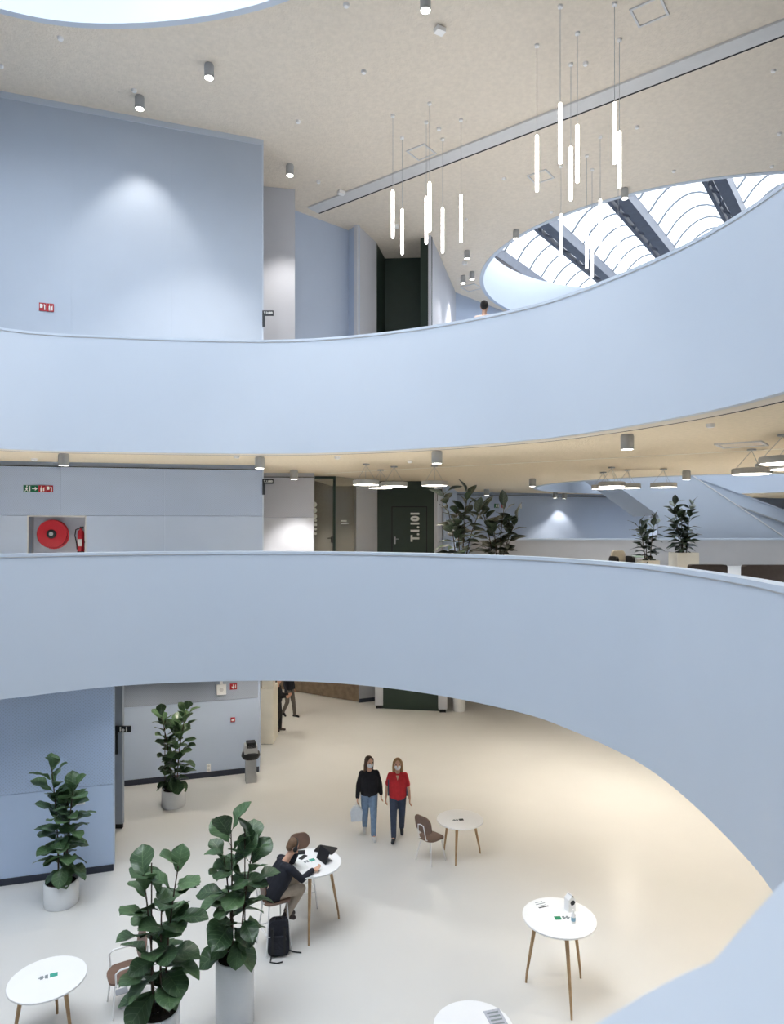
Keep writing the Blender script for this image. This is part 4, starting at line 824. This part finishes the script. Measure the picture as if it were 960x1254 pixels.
def person(label, loc, rz, J, mats, hair, extra=None):
    """J: joints in local space (x forward, y to the left, z up); mats: top, trousers, shoes, hair"""
    t = thing('person', label, 'person', loc, rz); V = Vector
    hd, nk = V(J['head']), V(J['neck']); ch, pv = V(J['chest']), V(J['pelvis'])
    fw = V(J.get('face', (1, 0, 0))).normalized(); lf = V((0, 0, 1)).cross(fw).normalized()
    upv = fw.cross(lf)
    HF = lambda q: hd+fw*q[0]+lf*q[1]+upv*q[2]
    b = MB()
    b.ball((0, 0, .02), (.092, .075, .105), 16, 10, HF); b.ball((.025, 0, -.05), (.062, .058, .07), 14, 9, HF)      # skull, jaw
    b.tube([(.085, 0, .02), (.108, 0, -.018)], [.009, .016], 8, HF); b.ball((.1, 0, -.018), .016, 8, 6, HF)          # nose
    for s in (-1, 1): b.ball((-.005, s*.077, 0), (.02, .012, .032), 8, 6, HF)                                        # ears
    limb(b, [ch+V((0, 0, .08)), nk, hd+V((0, 0, -.05))], [.07, .052, .05])
    shl, shr = V(J['sh'][0]), V(J['sh'][1])
    limb(b, [pv, ch], [.115, .12]); limb(b, [shl, ch+V((0, 0, .06)), shr], [.05, .09, .05])
    for k in (0, 1):
        limb(b, [J['sh'][k], J['el'][k], J['wr'][k]], [.048, .036, .026]); d = J['hd'][k]; hand(b, J['wr'][k], d, J['hs'][k])
        limb(b, [J['hip'][k], J['kn'][k], J['an'][k]], [.085, .055, .038])
        an, tn = V(J['an'][k]), V(J['toe'][k]); limb(b, [an, tn], [.034, .03])
    link('body', fuse(b, .0105), mats.get('skin', SKIN), t)
    c = MB(); g = .016                                                                                              # top
    w_ = J.get('w', .1)
    for s in (-1, 0, 1): limb(c, [pv+V((0, s*.06, J.get('hem', .0))), ch+V((0, s*.07, .0)), ch+V((0, s*.08, .1))], [w_+.028, w_+.032, .085])
    limb(c, [shl, ch+V((0, 0, .07)), shr], [.05+.009, .107, .05+.009])
    for k in (0, 1):
        e = V(J['el'][k]); wr = V(J['wr'][k]); sh = V(J['sh'][k])
        if J.get('sleeve', 'long') == 'long': limb(c, [sh, e, e+(wr-e)*.93], [.05+g, .038+g, .028+g])
        else: limb(c, [sh, sh+(e-sh)*.75], [.05+g, .042+g])
    link('top', fuse(c, .014), mats['top'], t)
    c = MB()
    for s in (-1, 1): limb(c, [pv+V((0, s*.055, .06)), pv+V((0, s*.06, -.04))], [.115, .115])
    for k in (0, 1): limb(c, [J['hip'][k], J['kn'][k], V(J['an'][k])+(V(J['kn'][k])-V(J['an'][k]))*.03], [.1, .072, .055])
    link('trousers', fuse(c, .014), mats['trousers'], t)
    for k in (0, 1):
        an, tn = V(J['an'][k]), V(J['toe'][k]); c = MB(); d = (tn-an); d.z = 0 if abs(d.z) < .12 else d.z; dn = d.normalized()
        limb(c, [an-dn*.05+V((0, 0, -.035)), an+dn*.06+V((0, 0, -.03)), tn], [.04, .042, .036]); limb(c, [an, an-dn*.01+V((0, 0, .03))], [.044, .046])
        link('shoe', fuse(c, .011), mats['shoes'], t)
    h = MB()
    if hair == 'short':
        h.ball((-.018, 0, .045), (.092, .083, .09), 16, 10, HF); h.ball((-.05, 0, -.01), (.055, .07, .07), 12, 8, HF)
    elif hair == 'bun':
        h.ball((-.015, 0, .035), (.1, .086, .1), 16, 10, HF); h.ball((-.1, 0, .06), .05, 12, 8, HF); h.ball((-.06, 0, -.02), (.05, .065, .06), 12, 8, HF)
    else:
        h.ball((-.02, 0, .045), (.097, .088, .092), 16, 10, HF)
        for s in (-1, 1): limb(h, [HF((.0, s*.07, .05)), HF((-.02, s*.082, -.06)), HF((-.03, s*.085, -.2))], [.035, .036, .026])
        limb(h, [HF((-.06, 0, .03)), HF((-.075, 0, -.1)), HF((-.09, 0, -.24))], [.075, .075, .05])
    link('hair', fuse(h, .011), mats['hair'], t)
    for s in (-1, 1):
        MB().ball((.083, s*.032, .022), (.008, .013, .008), 8, 6, HF).build('eye', BLACK, t)
    if mats.get('mask'):
        c = MB(); c.ball((.04, 0, -.04), (.07, .066, .062), 14, 9, HF); c.ball((.085, 0, -.03), (.03, .035, .04), 10, 7, HF); link('face_mask', fuse(c, .011), mats['mask'], t)
    else: MB().tube([(.082, -.022, -.062), (.088, 0, -.062), (.082, .022, -.062)], .005, 6, HF).build('mouth', mat('lip', (170, 104, 96), .5, .05, 10), t)
    if extra: extra(t)
    return t
HBR = mat('dark_brown_hair', (70, 50, 38), .6, .25, 40); HBL = mat('ash_blond_hair', (164, 128, 88), .6, .2, 40); HBK = mat('black_hair', (30, 26, 26), .5, .2, 40); HMB = mat('mid_brown_hair', (112, 86, 64), .6, .2, 40)
BLK = mat('black_knit', (28, 28, 33), .85, .15, 20); JEAN = mat('light_blue_denim', (128, 152, 180), .8, .12, 18); DJEAN = mat('dark_slate_denim', (66, 76, 96), .8, .12, 18); REDT = mat('red_work_shirt', (206, 44, 52), .75, .08, 14)
MASK = mat('white_mask_cloth', (232, 234, 236), .8, .03, 10); SNK = mat('white_sneaker', (222, 222, 220), .6, .05, 10); BEIGE = mat('beige_chino', (176, 162, 146), .8, .08, 14); NVY = mat('dark_navy_sweater', (30, 32, 42), .85, .1, 18); BRSH = mat('dark_brown_shoe', (56, 44, 42), .5, .1, 12)
def walkJ(h, ph=1, **k):
    s = h/1.66; d = dict(head=(.02, 0, 1.545), neck=(0, 0, 1.40), chest=(0, 0, 1.2), pelvis=(0, 0, .93), sh=[(0, .15, 1.315), (0, -.15, 1.315)],
             el=[(-.05*ph, .225, 1.08), (.02*ph, -.225, 1.08)], wr=[(.03-.05*ph, .25, .86), (.08+.04*ph, -.25, .86)], hd=[(.15, .02, -1), (.15, -.02, -1)], hs=[(-1, 0, 0), (-1, 0, 0)],
             hip=[(0, .085, .88), (0, -.085, .88)], kn=[(.08*ph+.03, .085, .485), (-.04*ph+.04, -.085, .485)], an=[(.17*ph, .08, .085), (-.2*ph, -.08, .13)], toe=[(.17*ph+.14, .1, .04), (-.2*ph+.12, -.09, .045)])
    if ph < 0: d['an'] = [(-.2, .08, .13), (.17, -.08, .085)]; d['toe'] = [(-.08, .09, .045), (.31, -.1, .04)]; d['kn'] = [(-.01, .085, .485), (.11, -.085, .485)]
    for q, v in d.items():
        if q in ('hd', 'hs'): continue
        d[q] = tuple(c*s for c in v) if not isinstance(v, list) else [tuple(c*s for c in p) for p in v]
    d.update(k); return d
def bag(t):
    m = mat('white_plastic_bag', (226, 232, 238), .5, .05, 10)
    t = thing('carrier_bag', 'white carrier bag hanging from the hand of the person in black', 'bag', tuple(t.location), t.rotation_euler.z)      # held, so a thing of its own
    MB().prism([(-.12, 0), (.12, 0), (.14, .2), (.06, .3), (-.06, .3), (-.14, .2)], -.05, .05, lambda q: (.1+q[2], -.27+q[0]*.9, .38+q[1])).build('bag_body', m, t, True)
    MB().tube([(.1, -.3, .66), (.1, -.27, .76), (.1, -.23, .66)], .008, 6).build('bag_handle', m, t)
def vest(t):
    for s in (-1, 1): MB().prism([(x, z) for x, z in rounded(.15, .36, .05, 3)], -.012, .012, lambda q: (q[0]*.9, s*.19+q[2]*s, 1.06+q[1])).build('side_panel', DJEAN, t, True)
    MB().prism([(-.03, 0), (.03, 0), (.0, -.1)], 0, .01, lambda q: (.088+q[2]+.05, q[0], 1.34+q[1])).build('collar_opening', SKIN, t)
pw = atZ(452, 1024, 0); person('person in a black sweater and light jeans walking with a white bag', (pw.x, pw.y, 0), -PI/2+.1, walkJ(1.66, 1, face=(.9, .42, -.05)), dict(top=BLK, trousers=JEAN, shoes=SNK, hair=HBR, mask=MASK), 'long', bag)
pw = atZ(487, 1026, 0); person('person in a red short-sleeved work shirt and dark trousers walking', (pw.x, pw.y, 0), -PI/2-.03, walkJ(1.64, -1, sleeve='short', hem=-.02), dict(top=REDT, trousers=DJEAN, shoes=DARK, hair=HBL, mask=MASK), 'long', vest)
pw = atZ(337, 897, 0); person('person in black standing with bent arms beside the tall cabinet', (pw.x+.06, pw.y+.1, 0), -.1, walkJ(1.74, .3, el=[(.05, .24, 1.12), (.05, -.24, 1.12)], wr=[(.3, .16, 1.15), (.3, -.16, 1.15)], hd=[(1, -.2, .1), (1, .2, .1)], hs=[(0, 0, 1), (0, 0, 1)]), dict(top=BLK, trousers=mat('black_trousers', (34, 32, 34), .8, .1, 12), shoes=BRSH, hair=HBK), 'short')
pw = atZ(354, 878, 0); person('person in a dark jacket and grey trousers walking before the board wall', (pw.x, pw.y, 0), -.6, walkJ(1.76, 1), dict(top=NVY, trousers=mat('grey_trousers', (104, 98, 92), .8, .1, 12), shoes=BLACK, hair=HBK), 'short')
Yp = 14.0; person('person with a dark bun behind the upper balustrade by the far skylight', ((593-CX)/F*Yp, Yp, Z2), PI/2-.3, walkJ(1.68, .3, sleeve='short'), dict(top=mat('pale_pink_top', (226, 206, 196), .8, .05, 10), trousers=DJEAN, shoes=SNK, hair=HBK), 'bun')
# the seated man: local x forward (towards the table), y left
mj = dict(head=(.30, .02, 1.44), neck=(.21, 0, 1.30), chest=(.12, 0, 1.10), pelvis=(-.04, 0, .84), face=(.85, .1, -.55), sh=[(.17, .19, 1.22), (.17, -.19, 1.22)],
          el=[(.40, .26, 1.09), (.33, -.27, 1.05)], wr=[(.40, .1, 1.28), (.55, -.19, 1.10)], hd=[(-.2, -.2, 1), (1, .25, -.05)], hs=[(1, 0, 0), (0, 1, .2)],
          hip=[(-.02, .09, .84), (-.02, -.09, .84)], kn=[(.40, .13, .80), (.40, -.1, .82)], an=[(.24, .1, .40), (.16, -.06, .44)], toe=[(.36, .13, .34), (.30, -.03, .36)], w=.115, hem=.0)
def phones(t):
    hd = Vector(mj['head']); fw = Vector(mj['face']).normalized(); lf = Vector((0, 0, 1)).cross(fw).normalized(); u = fw.cross(lf); H = lambda q: hd+fw*q[0]+lf*q[1]+u*q[2]
    MB().tube([(0, .105*math.cos(a), .135*math.sin(a)) for a in [PI*i/12 for i in range(13)]], .01, 6, H).build('headphone_band', BLACK, t, True); hb_ = [c_ for c_ in t.children if c_.name.startswith('headphone')][0]
    for s in (-1, 1): MB().ball((0, s*.095, -.005), (.04, .022, .045), 12, 8, H).build('ear_cup', BLACK, hb_, True)
    MB().box(.36, .5, -.315, -.305, 1.06, 1.075).build('sleeve_stripe', SIGNW, t)
person('seated person in a dark sweater with headphones writing at the high table', (-1.80, 10.42, 0), .55, mj, dict(top=NVY, trousers=BEIGE, shoes=BRSH, hair=HMB), 'short', phones)
